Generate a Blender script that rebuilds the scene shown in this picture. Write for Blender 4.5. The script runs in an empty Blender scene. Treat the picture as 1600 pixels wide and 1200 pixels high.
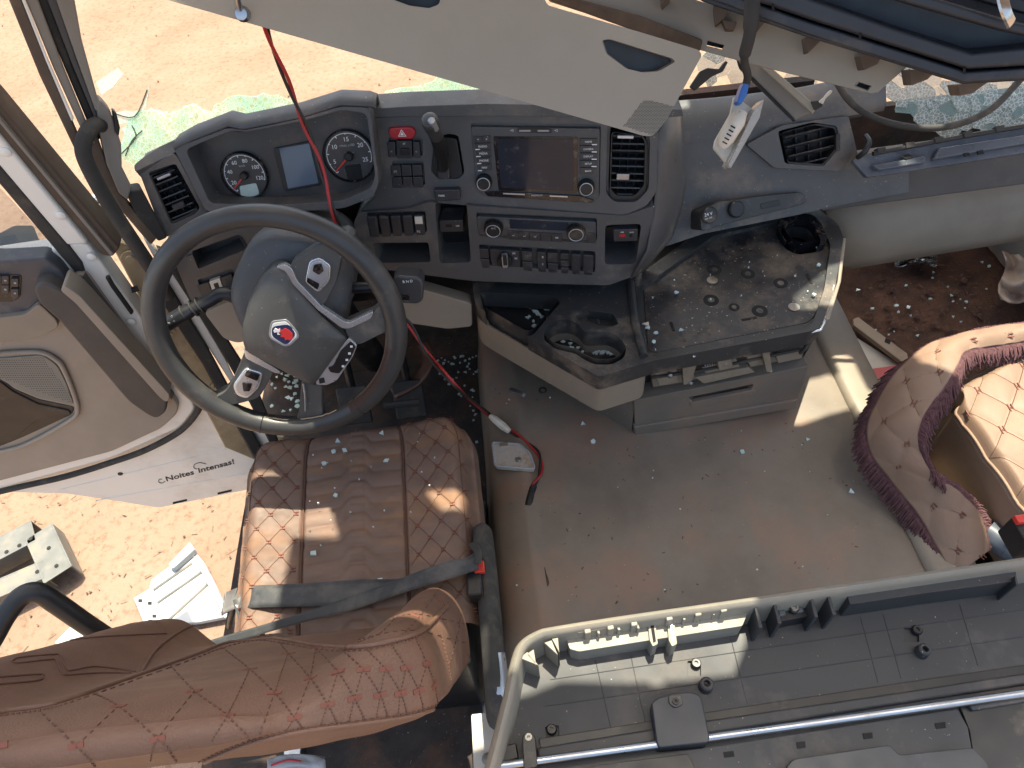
import bpy, bmesh, math, random
from mathutils import Vector, Matrix, noise
random.seed(7)
R = math.radians
scn = bpy.context.scene
col = scn.collection

# ------------------------------------------------------------------ camera
FPX, CAMH = 1111.0, 1.5
PITCH, ROLL = R(51.6), R(6.4)
_u0 = Vector((0, math.sin(PITCH), math.cos(PITCH)))
FWD = Vector((0, math.cos(PITCH), -math.sin(PITCH)))
RGT = math.cos(ROLL)*Vector((1, 0, 0)) - math.sin(ROLL)*_u0
UPV = math.sin(ROLL)*Vector((1, 0, 0)) + math.cos(ROLL)*_u0
CAM = Vector((0, 0, CAMH))
cd = bpy.data.cameras.new('camera'); cam = bpy.data.objects.new('camera', cd); col.objects.link(cam)
cd.sensor_width = 36; cd.lens = 36*FPX/1600; cd.clip_start = .02; cd.clip_end = 400
m = Matrix((RGT, UPV, -FWD)).transposed().to_4x4(); m.translation = CAM
cam.matrix_world = m
scn.camera = cam

# ------------------------------------------------------------------ light
SUN_EL, SUN_AZ = R(74), R(24)          # azimuth measured from +Y towards +X
TOSUN = Vector((math.sin(SUN_AZ)*math.cos(SUN_EL), math.cos(SUN_AZ)*math.cos(SUN_EL), math.sin(SUN_EL)))
w = bpy.data.worlds.new('World'); scn.world = w; w.use_nodes = True
nt = w.node_tree; sky = nt.nodes.new('ShaderNodeTexSky'); sky.sky_type = 'NISHITA'; sky.sun_disc = False
sky.sun_elevation = SUN_EL; sky.sun_rotation = SUN_AZ; sky.dust_density = 4.0; sky.air_density = .7
bg = nt.nodes['Background']; bg.inputs[1].default_value = .15
nt.links.new(sky.outputs[0], bg.inputs[0])
sd = bpy.data.lights.new('sun', 'SUN'); sd.energy = 3.5; sd.angle = R(.6); sd.color = (1, .93, .83)
so = bpy.data.objects.new('sun', sd); col.objects.link(so)
so.rotation_euler = TOSUN.to_track_quat('Z', 'Y').to_euler(); so.location = (-2, 4, 6)
vs = scn.view_settings; vs.view_transform = 'Standard'; vs.look = 'None'; vs.gamma = 1; vs.exposure = 1.72; vs.use_curve_mapping = False
vs.use_white_balance = True; vs.white_balance_temperature = 7000; vs.white_balance_tint = 1
scn.cycles.max_bounces = 8; scn.cycles.transparent_max_bounces = 16

# ------------------------------------------------------------------ pixel -> place helpers
def ray(x, y): return (x-800)/FPX*RGT - (y-600)/FPX*UPV + FWD
def DD(x, y, k): return CAM + ray(x, y)*k
def ZZ(x, y, z): d = ray(x, y); return CAM + d*((z-CAMH)/d.z)
def YY(x, y, Y): d = ray(x, y); return CAM + d*(Y/d.y)
class Plane:
    def __init__(s, p, n):
        s.p = Vector(p); s.n = Vector(n).normalized()
        up = Vector((0, 0, 1)) if abs(s.n.z) < .9 else Vector((0, 1, 0))
        s.ex = up.cross(s.n).normalized(); s.ey = s.n.cross(s.ex)
    def at(s, x, y, h=0.):
        d = ray(x, y); return CAM + d*((s.p + s.n*h - CAM).dot(s.n)/d.dot(s.n))
    def off(s, h): return Plane(s.p+s.n*h, s.n)
def tilt(p, yaw, t):
    y, t = R(yaw), R(t); return Plane(p, (-math.sin(y)*math.cos(t), -math.cos(y)*math.cos(t), math.sin(t)))

def rnd(poly, r, n=3):
    "round the corners of a 2-D outline"
    out = []; N = len(poly)
    for i in range(N):
        a, b, c = Vector(poly[i-1]), Vector(poly[i]), Vector(poly[(i+1) % N])
        u, v = (a-b), (c-b); lu, lv = u.length, v.length
        if lu < 1e-6 or lv < 1e-6: continue
        d = min(r, lu*.45, lv*.45); p, q = b+u/lu*d, b+v/lv*d
        for k in range(n+1):
            t = k/n; out.append(tuple((1-t)**2*p + 2*t*(1-t)*b + t*t*q))
    return out
def rect(x0, y0, x1, y1): return [(x0, y0), (x1, y0), (x1, y1), (x0, y1)]
def lerp2(a, b, t): return (a[0]+(b[0]-a[0])*t, a[1]+(b[1]-a[1])*t)
def quadcell(q, u0, u1, v0, v1):
    "sub-rectangle of a pixel quad (tl,tr,br,bl)"
    f = lambda u, v: lerp2(lerp2(q[0], q[1], u), lerp2(q[3], q[2], u), v)
    return [f(u0, v0), f(u1, v0), f(u1, v1), f(u0, v1)]
def smooth(pts, n=6):
    "Catmull-Rom through points"
    pts = [Vector(p) for p in pts]; out = []
    for i in range(len(pts)-1):
        p0 = pts[max(i-1, 0)]; p1 = pts[i]; p2 = pts[i+1]; p3 = pts[min(i+2, len(pts)-1)]
        for k in range(n):
            t = k/n
            out.append(.5*((2*p1)+(p2-p0)*t+(2*p0-5*p1+4*p2-p3)*t*t+(3*p1-p0-3*p2+p3)*t**3))
    out.append(pts[-1]); return out

# ------------------------------------------------------------------ mesh builder
class MB:
    def __init__(s): s.v = []; s.f = []
    def add(s, vs, fs):
        k = len(s.v); s.v += [Vector(v) for v in vs]; s.f += [tuple(i+k for i in f) for f in fs]; return s
    def prism(s, a, b):
        n = len(a); fs = [tuple(range(n)), tuple(range(2*n-1, n-1, -1))]
        fs += [(i, i+n, (i+1) % n+n, (i+1) % n) for i in range(n)]
        return s.add(list(a)+list(b), fs)
    def pq(s, px, pl, h=0., d=.01):
        "pixel outline on a plane, front face h above the plane, d thick"
        a = [pl.at(x, y, h) for x, y in px]; return s.prism(a, [v-pl.n*d for v in a])
    def box(s, c, ex, ey, ez):
        c, ex, ey, ez = map(Vector, (c, ex, ey, ez))
        a = [c+sx*ex+sy*ey+ez for sx, sy in ((-1, -1), (1, -1), (1, 1), (-1, 1))]
        return s.prism(a, [v-2*ez for v in a])
    def tube(s, pts, r, n=10, closed=False, flat=1.0, cap=True):
        pts = [Vector(p) for p in pts]; N = len(pts); rings = []
        T0 = None
        for i in range(N):
            if closed: t = (pts[(i+1) % N]-pts[i-1]).normalized()
            else: t = (pts[min(i+1, N-1)]-pts[max(i-1, 0)]).normalized()
            if T0 is None:
                ref = Vector((0, 0, 1)) if abs(t.z) < .9 else Vector((1, 0, 0)); nn = (ref-t*ref.dot(t)).normalized()
            else:
                nn = (nn - t*nn.dot(t)).normalized()
            T0 = t; bb = t.cross(nn); rr = r[i] if isinstance(r, (list, tuple)) else r
            rings.append([pts[i]+rr*(math.cos(2*math.pi*k/n)*nn*flat+math.sin(2*math.pi*k/n)*bb) for k in range(n)])
        vs = [v for q in rings for v in q]; fs = []
        for i in range(N if closed else N-1):
            j = (i+1) % N
            fs += [(i*n+k, i*n+(k+1) % n, j*n+(k+1) % n, j*n+k) for k in range(n)]
        if not closed and cap: fs += [tuple(range(n-1, -1, -1)), tuple((N-1)*n+k for k in range(n))]
        return s.add(vs, fs)
    def lathe(s, c, ax, prof, n=24, e1=None):
        c = Vector(c); ax = Vector(ax).normalized()
        ref = Vector((0, 0, 1)) if abs(ax.z) < .9 else Vector((1, 0, 0))
        e1 = ref.cross(ax).normalized(); e2 = ax.cross(e1); vs = []; fs = []
        for r, h in prof:
            vs += [c+ax*h+r*(math.cos(2*math.pi*k/n)*e1+math.sin(2*math.pi*k/n)*e2) for k in range(n)]
        for i in range(len(prof)-1):
            fs += [(i*n+k, i*n+(k+1) % n, (i+1)*n+(k+1) % n, (i+1)*n+k) for k in range(n)]
        fs += [tuple(range(n-1, -1, -1)), tuple((len(prof)-1)*n+k for k in range(n))]
        return s.add(vs, fs)
    def loft(s, rings, closed=True, caps=True):
        n = len(rings[0]); vs = [v for q in rings for v in q]; fs = []
        for i in range(len(rings)-1):
            fs += [(i*n+k, i*n+(k+1) % n, (i+1)*n+(k+1) % n, (i+1)*n+k) for k in range(n if closed else n-1)]
        if closed and caps: fs += [tuple(range(n-1, -1, -1)), tuple((len(rings)-1)*n+k for k in range(n))]
        return s.add(vs, fs)
    def grid(s, fn, nu, nv):
        vs = [fn(i/nu, j/nv) for j in range(nv+1) for i in range(nu+1)]
        return s.add(vs, [(j*(nu+1)+i, j*(nu+1)+i+1, (j+1)*(nu+1)+i+1, (j+1)*(nu+1)+i) for j in range(nv) for i in range(nu)])

BASE = {}
def tag(o, label=None, cat=None, group=None, kind=None):
    for k, v in (('label', label), ('category', cat), ('group', group), ('kind', kind)):
        if v: o[k] = v
    return o
def thing(name, loc, label, cat, group=None):
    o = bpy.data.objects.new(name, None); col.objects.link(o); o.location = loc; o.empty_display_size = .05
    BASE[o.name] = Vector(loc); return tag(o, label, cat, group)
def obj(name, mb, mat, parent=None, bevel=0, seg=2, sm=40, sub=0, label=None, cat=None, group=None, kind=None, solid=0, cuts=None, recalc=True):
    base = BASE[parent.name] if parent else None
    if base is None:
        xs = [v.x for v in mb.v]; ys = [v.y for v in mb.v]; zs = [v.z for v in mb.v]
        base = Vector(((min(xs)+max(xs))/2, (min(ys)+max(ys))/2, min(zs)))
    me = bpy.data.meshes.new(name); me.from_pydata([v-base for v in mb.v], [], mb.f)
    if recalc:
        bm = bmesh.new(); bm.from_mesh(me); bmesh.ops.recalc_face_normals(bm, faces=bm.faces); bm.to_mesh(me); bm.free()
    o = bpy.data.objects.new(name, me); col.objects.link(o)
    if parent: o.parent = parent
    else: o.location = base
    BASE[o.name] = base
    me.materials.append(mat if not isinstance(mat, str) else MAT[mat])
    if cuts:
        cm = bpy.data.meshes.new('cut')
        bmm = bmesh.new()
        for c in cuts:
            t = bpy.data.meshes.new('t'); t.from_pydata([v-base for v in c.v], [], c.f); bmm.from_mesh(t); bpy.data.meshes.remove(t)
        bmesh.ops.recalc_face_normals(bmm, faces=bmm.faces); bmm.to_mesh(cm); bmm.free()
        co = bpy.data.objects.new('cut', cm); col.objects.link(co); co.location = base
        md = o.modifiers.new('b', 'BOOLEAN'); md.object = co; md.operation = 'DIFFERENCE'; md.solver = 'EXACT'; md.use_self = True
        par = o.parent; o.parent = None; o.location = base
        bpy.context.view_layer.update()
        dg = bpy.context.evaluated_depsgraph_get()
        nm = bpy.data.meshes.new_from_object(o.evaluated_get(dg)); o.modifiers.clear(); o.data = nm; nm.name = name; me = nm
        if par: o.parent = par; o.location = (0, 0, 0)
        bpy.data.objects.remove(co)
        if not me.materials: me.materials.append(mat if not isinstance(mat, str) else MAT[mat])
    if sm:
        me.shade_smooth()
        if sm < 180: me.set_sharp_from_angle(angle=R(sm))
    if solid:
        md = o.modifiers.new('s', 'SOLIDIFY'); md.thickness = solid; md.offset = 0
    if sub:
        md = o.modifiers.new('u', 'SUBSURF'); md.levels = sub; md.render_levels = sub
    if bevel:
        md = o.modifiers.new('v', 'BEVEL'); md.width = bevel; md.segments = seg; md.limit_method = 'ANGLE'; md.angle_limit = R(35)
        md.harden_normals = True
    return tag(o, label, cat, group, kind)
def P(name, px, pl, h, d, mat, parent, bevel=.0015, rr=0, **k):
    if rr: px = rnd(px, rr)
    return obj(name, MB().pq(px, pl, h, d), mat, parent, bevel=bevel, **k)
def text(name, s, pos, ex, ey, size, mat, parent, shear=0, depth=.0003, align='CENTER', bold=0):
    cu = bpy.data.curves.new('t', 'FONT'); cu.body = s; cu.size = 1; cu.shear = shear; cu.align_x = align; cu.align_y = 'CENTER'
    cu.extrude = depth/size; cu.offset = bold; cu.resolution_u = 3
    t = bpy.data.objects.new('t', cu); col.objects.link(t)
    bpy.context.view_layer.update()
    me = bpy.data.meshes.new_from_object(t.evaluated_get(bpy.context.evaluated_depsgraph_get()))
    bpy.data.objects.remove(t); bpy.data.curves.remove(cu)
    ex, ey = Vector(ex).normalized(), Vector(ey).normalized(); ez = ex.cross(ey)
    b = BASE[parent.name] if parent else Vector(pos)
    for v in me.vertices:
        c = v.co.copy(); v.co = Vector(pos)-b + (ex*c.x+ey*c.y+ez*c.z)*size
    me.name = name; me.materials.clear(); me.materials.append(MAT[mat])
    o = bpy.data.objects.new(name, me); col.objects.link(o)
    if parent: o.parent = parent
    else: o.location = b
    BASE[o.name] = b; return o

# ------------------------------------------------------------------ materials
MAT = {}
def mat(name, c, rough=.5, var=.12, vs=9., dirt=None, da=.0, ds=6., bump=.0, bs=500., metal=0., spec=.5, c2=None, speck=0, scol=(.5, .42, .32), stretch=None, coat=0, d2=None, d2a=.4, d2s=2., em=None, alpha=None, trans=0, dist=.001, sheen=0):
    m = bpy.data.materials.new(name); m.use_nodes = True; n = m.node_tree.nodes; L = m.node_tree.links
    b = n['Principled BSDF']; MAT[name] = m
    tc = n.new('ShaderNodeTexCoord'); src = tc.outputs['Object']
    if stretch:
        mp = n.new('ShaderNodeMapping'); mp.inputs['Scale'].default_value = stretch; L.new(src, mp.inputs[0]); src2 = mp.outputs[0]
    else: src2 = src
    def nz(scale, det=4, s=src2, rg=.55):
        t = n.new('ShaderNodeTexNoise'); t.inputs['Scale'].default_value = scale; t.inputs['Detail'].default_value = det; t.inputs['Roughness'].default_value = rg
        L.new(s, t.inputs['Vector']); return t.outputs['Fac']
    def mr(v, a, b2, c_=0., d=1.):
        t = n.new('ShaderNodeMapRange'); t.inputs[1].default_value = a; t.inputs[2].default_value = b2; t.inputs[3].default_value = c_; t.inputs[4].default_value = d
        L.new(v, t.inputs[0]); return t.outputs[0]
    def mix(f, a, b2):
        t = n.new('ShaderNodeMix'); t.data_type = 'RGBA'
        L.new(f, t.inputs[0])
        for i, q in ((6, a), (7, b2)):
            if isinstance(q, tuple): t.inputs[i].default_value = q+(1,) if len(q) == 3 else q
            else: L.new(q, t.inputs[i])
        return t.outputs[2]
    lo = tuple(max(0, x*(1-var)) for x in c); hi = tuple(min(1, x*(1+var)) for x in (c2 or c))
    cc = mix(mr(nz(vs), .3, .7), lo, hi)
    rsock = mr(nz(vs*2.3, 5), .3, .7, max(.02, rough-.08), min(1, rough+.1))
    if dirt:
        f = mr(nz(ds, 7, rg=.68), .62-.32*da, .80-.22*da, 0, min(1, .35+.65*da))
        cc = mix(f, cc, dirt)
        t = n.new('ShaderNodeMix'); t.data_type = 'FLOAT'; L.new(f, t.inputs[0]); L.new(rsock, t.inputs[2]); t.inputs[3].default_value = .9; rsock = t.outputs[0]
    if d2:
        f = mr(nz(d2s, 6, rg=.62), .66-.3*d2a, .86-.25*d2a, 0, min(1, .3+.6*d2a)); cc = mix(f, cc, d2)
    if speck:
        f = mr(nz(190, 2, src), .74-.06*speck, .78-.06*speck, 0, .7); cc = mix(f, cc, scol)
    L.new(cc, b.inputs['Base Color']); L.new(rsock, b.inputs['Roughness'])
    b.inputs['Metallic'].default_value = metal; b.inputs['Specular IOR Level'].default_value = spec
    if coat: b.inputs['Coat Weight'].default_value = coat; b.inputs['Coat Roughness'].default_value = .08
    if sheen: b.inputs['Sheen Weight'].default_value = sheen
    if trans: b.inputs['Transmission Weight'].default_value = trans
    if alpha is not None: b.inputs['Alpha'].default_value = alpha
    if em: b.inputs['Emission Color'].default_value = em[0]+(1,); b.inputs['Emission Strength'].default_value = em[1]
    if bump:
        bp = n.new('ShaderNodeBump'); bp.inputs['Strength'].default_value = bump; bp.inputs['Distance'].default_value = dist
        L.new(nz(bs, 3, src), bp.inputs['Height']); L.new(bp.outputs[0], b.inputs['Normal'])
    return m
DUST = (.34, .26, .19); RED = (.30, .14, .075)
mat('dash_grey', (.076, .076, .077), .42, .12, dirt=DUST, da=.25, ds=5, bump=.25, bs=900, speck=.25)
mat('dash_soft', (.082, .084, .087), .55, .12, dirt=DUST, da=.32, ds=4, bump=.4, bs=700, speck=.6)
mat('panel_face', (.046, .042, .040), .42, .15, dirt=(.16, .11, .08), da=.35, ds=9, speck=.2)
mat('black', (.012, .012, .013), .42, .2, dirt=DUST, da=.12, ds=9)
mat('hole', (.006, .006, .006), .8, .1)
mat('unit', (.062, .063, .066), .42, .12, dirt=DUST, da=.2, ds=22, speck=.2)
mat('button', (.034, .034, .037), .38, .15, dirt=DUST, da=.2, ds=22, speck=.2)
mat('gloss_black', (.010, .010, .012), .10, .1, dirt=DUST, da=.22, ds=30, speck=.5)
mat('screen', (.022, .026, .038), .07, .1, spec=.3, dirt=(.2, .2, .2), da=.12, ds=35)
mat('lcd_blue', (.11, .14, .19), .12, .05, vs=3)
mat('lcd_green', (.50, .58, .52), .25, .05, vs=3)
mat('white_print', (.75, .75, .74), .5, .03)
mat('grey_print', (.42, .42, .42), .5, .03)
mat('needle_red', (.6, .03, .02), .4, .05)
mat('hazard_red', (.42, .012, .022), .35, .1, dirt=DUST, da=.15, ds=25, coat=.3)
mat('chrome', (.66, .68, .70), .22, .06, metal=.75, dirt=DUST, da=.08, ds=20)
mat('satin', (.48, .49, .51), .32, .08, metal=.7, dirt=DUST, da=.12, ds=14)
mat('bolster', (.245, .195, .142), .55, .1, dirt=(.20, .14, .10), da=.25, ds=4, bump=.25, bs=900)
mat('knob_metal', (.30, .30, .31), .35, .1, metal=1)
mat('leather_black', (.042, .041, .040), .40, .15, vs=14, dirt=(.19, .16, .13), da=.2, ds=11, bump=.3, bs=650, dist=.0008)
mat('hub_grey', (.074, .072, .067), .48, .1, dirt=DUST, da=.22, ds=9, bump=.35, bs=900, speck=.3)
mat('piano', (.008, .008, .009), .12, .1, dirt=(.6, .6, .58), da=.05, ds=25)
mat('worn_silver', (.62, .62, .63), .3, .1, metal=.7)
mat('emblem_blue', (.022, .028, .075), .3, .1); mat('emblem_red', (.55, .03, .03), .35, .1); mat('emblem_white', (.75, .74, .72), .4, .05)
mat('thread_tan', (.45, .32, .19), .8, .1)
mat('beige', (.235, .197, .152), .55, .08, dirt=(.25, .17, .11), da=.2, ds=3, bump=.25, bs=900)
mat('beige_lt', (.55, .50, .42), .55, .06, dirt=(.40, .30, .21), da=.2, ds=3, bump=.25, bs=900)
mat('headliner', (.325, .292, .235), .62, .08, vs=4, dirt=(.28, .235, .175), da=.3, ds=2.5, bump=.2, bs=1000)
mat('mesh_grey', (.21, .195, .165), .7, .06)
mat('tray_black', (.022, .023, .026), .36, .25, vs=15, dirt=(.17, .128, .088), da=.48, ds=13, speck=.9)
mat('rim_black', (.031, .032, .033), .45, .15, dirt=DUST, da=.35, ds=8, bump=.2, bs=800, speck=.3)
mat('drawer_taupe', (.150, .126, .102), .6, .1, dirt=(.27, .16, .10), da=.35, ds=5, bump=.3, bs=800, speck=.2)
mat('mech', (.21, .175, .13), .6, .2, dirt=(.12, .085, .05), da=.5, ds=18)
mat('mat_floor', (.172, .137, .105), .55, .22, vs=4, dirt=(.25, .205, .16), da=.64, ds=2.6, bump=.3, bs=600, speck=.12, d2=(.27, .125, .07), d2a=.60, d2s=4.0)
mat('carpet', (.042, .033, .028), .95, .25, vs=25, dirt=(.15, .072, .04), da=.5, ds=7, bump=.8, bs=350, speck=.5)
mat('dirt_mat', (.085, .042, .026), .95, .35, vs=14, dirt=(.20, .095, .052), da=.45, ds=9, bump=1., bs=220, speck=.5, dist=.004)
mat('door_white', (.80, .775, .70), .38, .05, vs=3, dirt=(.42, .34, .25), da=.2, ds=4, coat=.2)
mat('paint_tan', (.43, .33, .20), .5, .2, dirt=(.22, .13, .07), da=.45, ds=8)
mat('rubber', (.035, .033, .030), .75, .2, dirt=(.19, .15, .11), da=.3, ds=12)
mat('seal_brown', (.11, .078, .055), .8, .2, dirt=(.24, .17, .11), da=.35, ds=9)
mat('pillar_trim', (.225, .20, .17), .6, .1, dirt=(.15, .11, .08), da=.25, ds=5, bump=.25, bs=900)
mat('door_trim', (.30, .255, .205), .58, .08, dirt=(.22, .16, .11), da=.25, ds=4, bump=.3, bs=800)
mat('door_dark', (.066, .060, .056), .6, .1, dirt=(.2, .15, .11), da=.2, ds=6, bump=.2, bs=800)
mat('door_blue', (.055, .060, .072), .45, .1, dirt=(.28, .24, .2), da=.3, ds=8)
mat('leather', (.150, .080, .052), .56, .14, vs=7, dirt=(.30, .175, .11), da=.22, ds=5, bump=.55, bs=420, spec=.4, dist=.0012)
mat('leather_c', (.150, .090, .064), .62, .2, vs=11, dirt=(.30, .145, .06), da=.42, ds=6, bump=.3, bs=380, spec=.55, stretch=(1, 2.2, 1), dist=.001)
mat('thread', (.105, .050, .033), .8, .1); mat('thread_light', (.12, .062, .045), .8, .1); mat('thread_red', (.17, .055, .035), .75, .15)
mat('belt', (.028, .030, .033), .55, .2, dirt=(.19, .17, .15), da=.4, ds=9, bump=.5, bs=900, sheen=.2)
mat('buckle_red', (.65, .045, .03), .4, .05)
mat('cover_tan', (.235, .150, .102), .62, .12, vs=8, dirt=(.30, .17, .115), da=.25, ds=6, bump=.4, bs=400)
mat('fringe', (.105, .046, .050), .9, .35, vs=120)
mat('panel_under', (.034, .034, .036), .55, .07, vs=3, dirt=(.22, .18, .15), da=.22, ds=5, bump=.12, bs=800, speck=.25)
mat('panel_rim', (.225, .205, .168), .55, .06, dirt=(.36, .29, .21), da=.3, ds=6, bump=.2, bs=800)  # rim tone; also puts sunlight into the colour of the left-hand parts
mat('plate_blue', (.024, .027, .034), .42, .1, dirt=(.2, .19, .19), da=.12, ds=10)
mat('steel', (.42, .44, .47), .3, .12, metal=1, dirt=(.2, .16, .12), da=.25, ds=14)
mat('over_black', (.022, .026, .034), .42, .15, dirt=(.2, .18, .16), da=.22, ds=6, bump=.2, bs=700)
mat('lid_blue', (.075, .086, .105), .30, .12, dirt=(.26, .22, .18), da=.25, ds=7, speck=.4)
mat('lamp_white', (.66, .61, .52), .5, .06, dirt=(.38, .28, .18), da=.4, ds=18)
mat('lamp_clear', (.55, .52, .46), .25, .06, trans=.35, dirt=(.38, .28, .18), da=.3, ds=18)
mat('conn_blue', (.03, .13, .42), .4, .08)
mat('wire_red', (.36, .018, .02), .42, .12); mat('wire_black', (.012, .012, .012), .45, .1)
mat('lens_white', (.50, .46, .40), .22, .15, vs=30, dirt=(.28, .15, .07), da=.6, ds=28)
mat('galv', (.15, .15, .14), .55, .2, metal=.5, dirt=(.30, .20, .12), da=.35, ds=9)
mat('panel_white', (.36, .37, .375), .45, .06, dirt=(.34, .28, .22), da=.25, ds=5)
mat('packet_red', (.45, .035, .03), .35, .1); mat('packet_green', (.25, .36, .22), .35, .2, vs=30)
mat('paper', (.52, .40, .31), .8, .1); mat('foil', (.6, .58, .55), .25, .2, metal=.9)
mat('wood_strip', (.30, .22, .15), .6, .15, dirt=(.2, .12, .08), da=.3, ds=10)
mat('stone_red', (.11, .055, .038), .9, .3, vs=40)
mat('strap_brown', (.13, .06, .035), .55, .2, dirt=(.25, .14, .08), da=.3, ds=10)
mat('rust_spot', (.17, .085, .045), .9, .3, vs=60)
mat('screw', (.24, .235, .225), .4, .15, metal=1)
mat('litter', (.17, .12, .075), .9, .5, vs=90)

def glassmat(name, c, al, rough=.1, crack=0, cs=60):
    m = bpy.data.materials.new(name); m.use_nodes = True; n = m.node_tree.nodes; L = m.node_tree.links; MAT[name] = m
    b = n['Principled BSDF']; b.inputs['Base Color'].default_value = c+(1,); b.inputs['Roughness'].default_value = rough; b.inputs['Alpha'].default_value = al
    tc = n.new('ShaderNodeTexCoord'); v = n.new('ShaderNodeTexNoise'); v.inputs['Scale'].default_value = 35; L.new(tc.outputs['Object'], v.inputs['Vector'])
    bp = n.new('ShaderNodeBump'); bp.inputs['Strength'].default_value = .3; bp.inputs['Distance'].default_value = .003; L.new(v.outputs[0], bp.inputs['Height']); L.new(bp.outputs[0], b.inputs['Normal'])
    if crack:
        vo = n.new('ShaderNodeTexVoronoi'); vo.feature = 'DISTANCE_TO_EDGE'; vo.inputs['Scale'].default_value = cs; L.new(tc.outputs['Object'], vo.inputs['Vector'])
        mr = n.new('ShaderNodeMapRange'); mr.inputs[1].default_value = 0; mr.inputs[2].default_value = .07; mr.inputs[3].default_value = 1; mr.inputs[4].default_value = al
        L.new(vo.outputs[0], mr.inputs[0]); L.new(mr.outputs[0], b.inputs['Alpha'])
        mx = n.new('ShaderNodeMix'); mx.data_type = 'RGBA'; mx.inputs[6].default_value = (.82, .90, .84, 1); mx.inputs[7].default_value = c+(1,)
        m2 = n.new('ShaderNodeMapRange'); m2.inputs[1].default_value = .02; m2.inputs[2].default_value = .12; L.new(vo.outputs[0], m2.inputs[0]); L.new(m2.outputs[0], mx.inputs[0]); L.new(mx.outputs[2], b.inputs['Base Color'])
    return m
def crazed():
    m = bpy.data.materials.new('glass_crazed'); m.use_nodes = True; n = m.node_tree.nodes; L = m.node_tree.links; MAT['glass_crazed'] = m
    n.remove(n['Principled BSDF']); out = n['Material Output']; tc = n.new('ShaderNodeTexCoord')
    vo = n.new('ShaderNodeTexVoronoi'); vo.feature = 'DISTANCE_TO_EDGE'; vo.inputs['Scale'].default_value = 95; L.new(tc.outputs['Object'], vo.inputs[0])
    vc = n.new('ShaderNodeTexVoronoi'); vc.inputs['Scale'].default_value = 95; L.new(tc.outputs['Object'], vc.inputs[0])
    nz = n.new('ShaderNodeTexNoise'); nz.inputs['Scale'].default_value = 14; L.new(tc.outputs['Object'], nz.inputs[0])
    cr = n.new('ShaderNodeValToRGB'); cr.color_ramp.elements[0].color = (.58, .90, .78, 1); cr.color_ramp.elements[1].color = (.93, .98, .88, 1); cr.color_ramp.elements[0].position = .35; cr.color_ramp.elements[1].position = .65; L.new(nz.outputs[0], cr.inputs[0])
    tr = n.new('ShaderNodeBsdfTranslucent'); L.new(cr.outputs[0], tr.inputs[0]); tp = n.new('ShaderNodeBsdfTransparent'); tp.inputs[0].default_value = (.8, .97, .9, 1)
    gl = n.new('ShaderNodeBsdfDiffuse'); L.new(cr.outputs[0], gl.inputs[0])
    m1 = n.new('ShaderNodeMixShader'); m1.inputs[0].default_value = .35; L.new(tr.outputs[0], m1.inputs[1]); L.new(gl.outputs[0], m1.inputs[2])
    mr = n.new('ShaderNodeMapRange'); mr.inputs[2].default_value = .10; mr.inputs[3].default_value = .75; mr.inputs[4].default_value = .05; L.new(vo.outputs[0], mr.inputs[0])
    ad = n.new('ShaderNodeMath'); ad.operation = 'MULTIPLY_ADD'; sx = n.new('ShaderNodeSeparateColor'); L.new(vc.outputs['Color'], sx.inputs[0]); L.new(sx.outputs[0], ad.inputs[0]); ad.inputs[1].default_value = .30; L.new(mr.outputs[0], ad.inputs[2])
    m2 = n.new('ShaderNodeMixShader'); L.new(ad.outputs[0], m2.inputs[0]); L.new(tp.outputs[0], m2.inputs[1]); L.new(m1.outputs[0], m2.inputs[2]); L.new(m2.outputs[0], out.inputs[0])
crazed()
glassmat('glass_shard', (.50, .68, .62), .34, .08)
glassmat('glass_chip', (.62, .74, .71), .75, .1)
glassmat('glass_milky', (.50, .54, .47), .60, .2, 1, 120)
glassmat('glass_window', (.25, .27, .25), .28, .04)
# ------------------------------------------------------------------ setting: ground outside, cab floor
GZ = -1.5
def groundmat():
    m = bpy.data.materials.new('sand'); m.use_nodes = True; n = m.node_tree.nodes; L = m.node_tree.links; MAT['sand'] = m
    b = n['Principled BSDF']; b.inputs['Roughness'].default_value = .95; b.inputs['Specular IOR Level'].default_value = .1
    tc = n.new('ShaderNodeTexCoord')
    def nz(s, d, rg=.6):
        t = n.new('ShaderNodeTexNoise'); t.inputs['Scale'].default_value = s; t.inputs['Detail'].default_value = d; t.inputs['Roughness'].default_value = rg; L.new(tc.outputs['Object'], t.inputs[0]); return t.outputs[0]
    def ramp(v, *st):
        t = n.new('ShaderNodeValToRGB'); e = t.color_ramp.elements
        while len(e) < len(st): e.new(.5)
        for q, (p, c) in zip(e, st): q.position = p; q.color = c+(1,)
        L.new(v, t.inputs[0]); return t.outputs[0]
    a = ramp(nz(1.3, 8, .65), (.3, (.188, .122, .086)), (.5, (.212, .143, .104)), (.7, (.235, .164, .124)))
    s = ramp(nz(26, 6, .7), (.34, (.50, .44, .38)), (.48, (1, 1, 1)), (.75, (1.12, 1.1, 1.08)))
    mx = n.new('ShaderNodeMix'); mx.data_type = 'RGBA'; mx.blend_type = 'MULTIPLY'; mx.inputs[0].default_value = .55; L.new(a, mx.inputs[6]); L.new(s, mx.inputs[7])
    L.new(mx.outputs[2], b.inputs['Base Color'])
    bp = n.new('ShaderNodeBump'); bp.inputs['Strength'].default_value = .6; bp.inputs['Distance'].default_value = .012; L.new(nz(14, 9, .7), bp.inputs['Height']); L.new(bp.outputs[0], b.inputs['Normal'])
groundmat()
g = MB()
g.grid(lambda u, v: Vector((-9+18*u, -4+16*v, GZ+.035*noise.noise(Vector((u*22, v*20, 1)))+.012*noise.noise(Vector((u*90, v*80, 5))))), 180, 160)
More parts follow.
